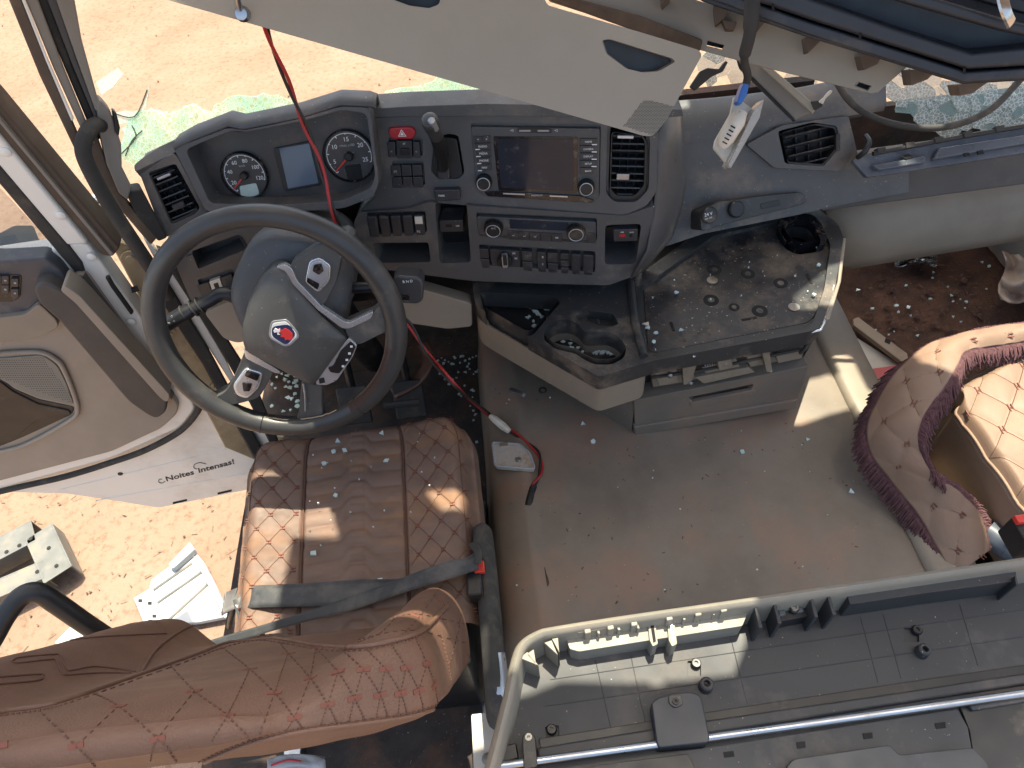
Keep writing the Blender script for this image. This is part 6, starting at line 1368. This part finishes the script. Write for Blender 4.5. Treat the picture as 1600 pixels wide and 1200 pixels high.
obj('dirt_crumbs', sp2, 'stone_red', kind='stuff', label='dark dirt crumbs and plant bits on the cab floor', sm=0)
for i in range(26):
    x, y = rg.uniform(1330, 1560), rg.uniform(430, 520)
    c = ZZ(x, y, FZ+.045); r_ = rg.uniform(.008, .018)
    vs_ = [c+Vector((a, b, d))*r_*rg.uniform(.6, 1.2) for a, b, d in ((1, 0, 0), (0, 1, 0), (-1, 0, 0), (0, -1, 0), (0, 0, .7), (0, 0, -.5))]
    obj('dirt_clod', MB().add(vs_, [(0, 1, 4), (1, 2, 4), (2, 3, 4), (3, 0, 4), (1, 0, 5), (2, 1, 5), (3, 2, 5), (0, 3, 5)]), 'stone_red', label='reddish dirt clod in the passenger footwell', cat='clod', group='dirt clods in the passenger footwell', sm=0)
# things in the passenger footwell
PZ = Plane((1.3, 1.4, FZ+.07), (0, .0, 1))
fs = thing('trim_lath', ZZ(1380, 530, FZ+.05), 'narrow tan trim lath lying across the passenger footwell', 'lath')
P('lath', [(1333, 498), (1341, 495), (1418, 552), (1420, 562), (1410, 566), (1334, 508)], PZ, 0, .016, 'wood_strip', fs, bevel=.003); P('lath_notch', [(1384, 528), (1392, 532), (1390, 538), (1382, 534)], PZ, .001, .003, 'hole', fs, bevel=0)
P('footwell_plate', [(1318, 535), (1340, 528), (1395, 562), (1412, 575), (1340, 578), (1322, 560)], PZ, -.03, .006, 'beige_lt', fs, bevel=.002)
pkt = thing('snack_packet', ZZ(1375, 595, FZ+.05), 'red and green snack packet on the passenger footwell floor', 'packet')
P('packet_body', [(1352, 577), (1402, 570), (1408, 585), (1394, 610), (1362, 614)], PZ, -.01, .012, 'packet_red', pkt, bevel=.003); P('packet_print', [(1363, 592), (1392, 590), (1388, 606), (1366, 610)], PZ, -.0092, .004, 'packet_green', pkt, bevel=.001)
ff = thing('foil_ball', ZZ(1432, 408, FZ+.05), 'crumpled silver foil under the passenger dashboard', 'foil')
fm = MB().grid(lambda u, v: ZZ(1398+66*u, 400+20*v-8*math.sin(3*u), FZ+.08+.05*noise.noise(Vector((u*5, v*4, 2)))), 14, 8); obj('foil_sheet', fm, 'foil', ff, sm=0, solid=.003)
cl_ = thing('crumpled_cloth', ZZ(1590, 440, FZ+.06), 'crumpled pale cloth in the passenger footwell at the right edge', 'cloth')
obj('cloth', MB().grid(lambda u, v: ZZ(1566+70*u+6*math.sin(v*6), 392+76*v+6*math.sin(u*5), FZ+.10+.07*noise.noise(Vector((u*3, v*4, 7)))), 24, 24), 'paper', cl_, sm=180, solid=.004)

# ------------------------------------------------------------------ outside, on the ground
gzp = lambda x, y, h=0: ZZ(x, y, GZ+h)
wpn = thing('white_panel', gzp(285, 920), 'white ribbed metal panel lying on the ground left of the seat', 'panel')
GP_ = Plane((0, 0, GZ+.06), (0, 0, 1))
P('panel_sheet', [(297, 851), (303, 860), (318, 878), (362, 962), (310, 972), (226, 980), (208, 934), (232, 920), (236, 905), (262, 886)], GP_, 0, .03, 'panel_white', wpn, bevel=.006)
for a, b in (((240, 922), (300, 880)), ((246, 942), (318, 892)), ((262, 970), (328, 910))): obj('panel_groove', MB().tube([GP_.at(*a, .002), GP_.at(*b, .002)], .006, 6), 'galv', wpn)
P('panel_flange', [(296, 846), (304, 858), (270, 888), (262, 882)], GP_, .04, .04, 'panel_white', wpn, bevel=.006); P('panel_flange', [(300, 866), (314, 880), (362, 960), (350, 966)], GP_, .035, .03, 'panel_white', wpn, bevel=.006)
P('panel_flange', [(208, 934), (232, 922), (256, 972), (228, 980)], GP_, .015, .02, 'panel_white', wpn, bevel=.004)
for x, y in ((216, 936), (231, 940), (238, 960), (232, 968)): P('panel_slot', rect(x, y, x+6, y+5), GP_, .0165, .004, 'hole', wpn, bevel=0)
w2 = P('white_panel', [(84, 1004), (112, 976), (150, 990), (140, 1012), (95, 1014)], GP_, .05, .03, 'panel_white', None, bevel=.006, label='small white sheet on the ground beside the bent black tube', cat='panel')
def channel(nm, a, b, w_, lab, par=None):
    pa, pb = gzp(*a, .10), gzp(*b, .10); d = (pb-pa).normalized(); s = Vector((-d.y, d.x, 0)); t = thing('metal_step', pa, lab, 'step frame') if par is None else par
    L2 = (pb-pa)/2; c = (pa+pb)/2
    obj('channel_web', MB().box(c+s*w_*.5, L2, s*.004, Vector((0, 0, .05))), 'galv', t, bevel=.003); obj('channel_web', MB().box(c-s*w_*.5, L2, s*.004, Vector((0, 0, .05))), 'galv', t, bevel=.003); obj('channel_top', MB().box(c+Vector((0, 0, .046)), L2, s*w_*.5, Vector((0, 0, .003))), 'galv', t, bevel=.002)
    return t
t1 = channel('metal_step', (-70, 905), (62, 836), .12, 'grey metal step frame lying on the ground at the left edge')
channel('x', (70, 838), (100, 905), .12, '', t1); channel('x', (-60, 955), (80, 895), .09, '', t1)
for x, y in ((10, 862), (30, 852), (48, 842), (58, 893), (76, 856), (88, 884)): obj('step_hole', MB().lathe(gzp(x, y, .152), (0, 0, 1), [(.009, 0), (.009, .001), (.001, .001)], 12), 'hole', t1)
tb = obj('bent_tube', MB().tube(smooth([DD(x, y, k) for x, y, k in ((-60, 1060, 1.12), (-20, 1010, 1.12), (8, 962, 1.13), (34, 932, 1.14), (60, 926, 1.15), (90, 944, 1.17), (130, 972, 1.2), (175, 1002, 1.24), (260, 1060, 1.3))], 8), .0165, 16), 'black', label='bent black tube handrail left of the driver backrest', cat='handrail', sm=60)
rag = thing('striped_cloth', ZZ(450, 1195, .1), 'white cloth with a red stripe below the driver backrest', 'cloth')
obj('cloth', MB().grid(lambda u, v: ZZ(418+90*u, 1186+40*v-8*math.sin(u*3), .08+.02*noise.noise(Vector((u*4, v*4, 1)))), 14, 10), 'panel_white', rag, sm=180, solid=.004)
obj('stripe', MB().tube(smooth([ZZ(424, 1196, .11), ZZ(450, 1188, .115), ZZ(470, 1190, .115)], 5), .002, 6), 'hazard_red', rag)
mr_ = thing('side_mirror', DD(20, 380, 2.0), 'black outside mirror housing seen through the door window', 'mirror')
P('mirror_housing', [(-60, 396), (22, 352), (52, 352), (60, 372), (70, 392), (0, 420), (-60, 430)], Plane(DD(20, 380, 1.95), -ray(20, 380)), 0, .08, 'plate_blue', mr_, bevel=.012, rr=5, seg=3)
P('mirror_glass', [(-60, 392), (-10, 372), (24, 366), (30, 380), (-20, 398), (-60, 404)], Plane(DD(20, 380, 1.95), -ray(20, 380)), .001, .004, 'screen', mr_, bevel=0)
obj('ground_rail', MB().tube([gzp(118, 322, .04), gzp(158, 306, .04)], .03, 8), 'panel_white', label='pale strip lying on the ground beyond the pillar', cat='strip')
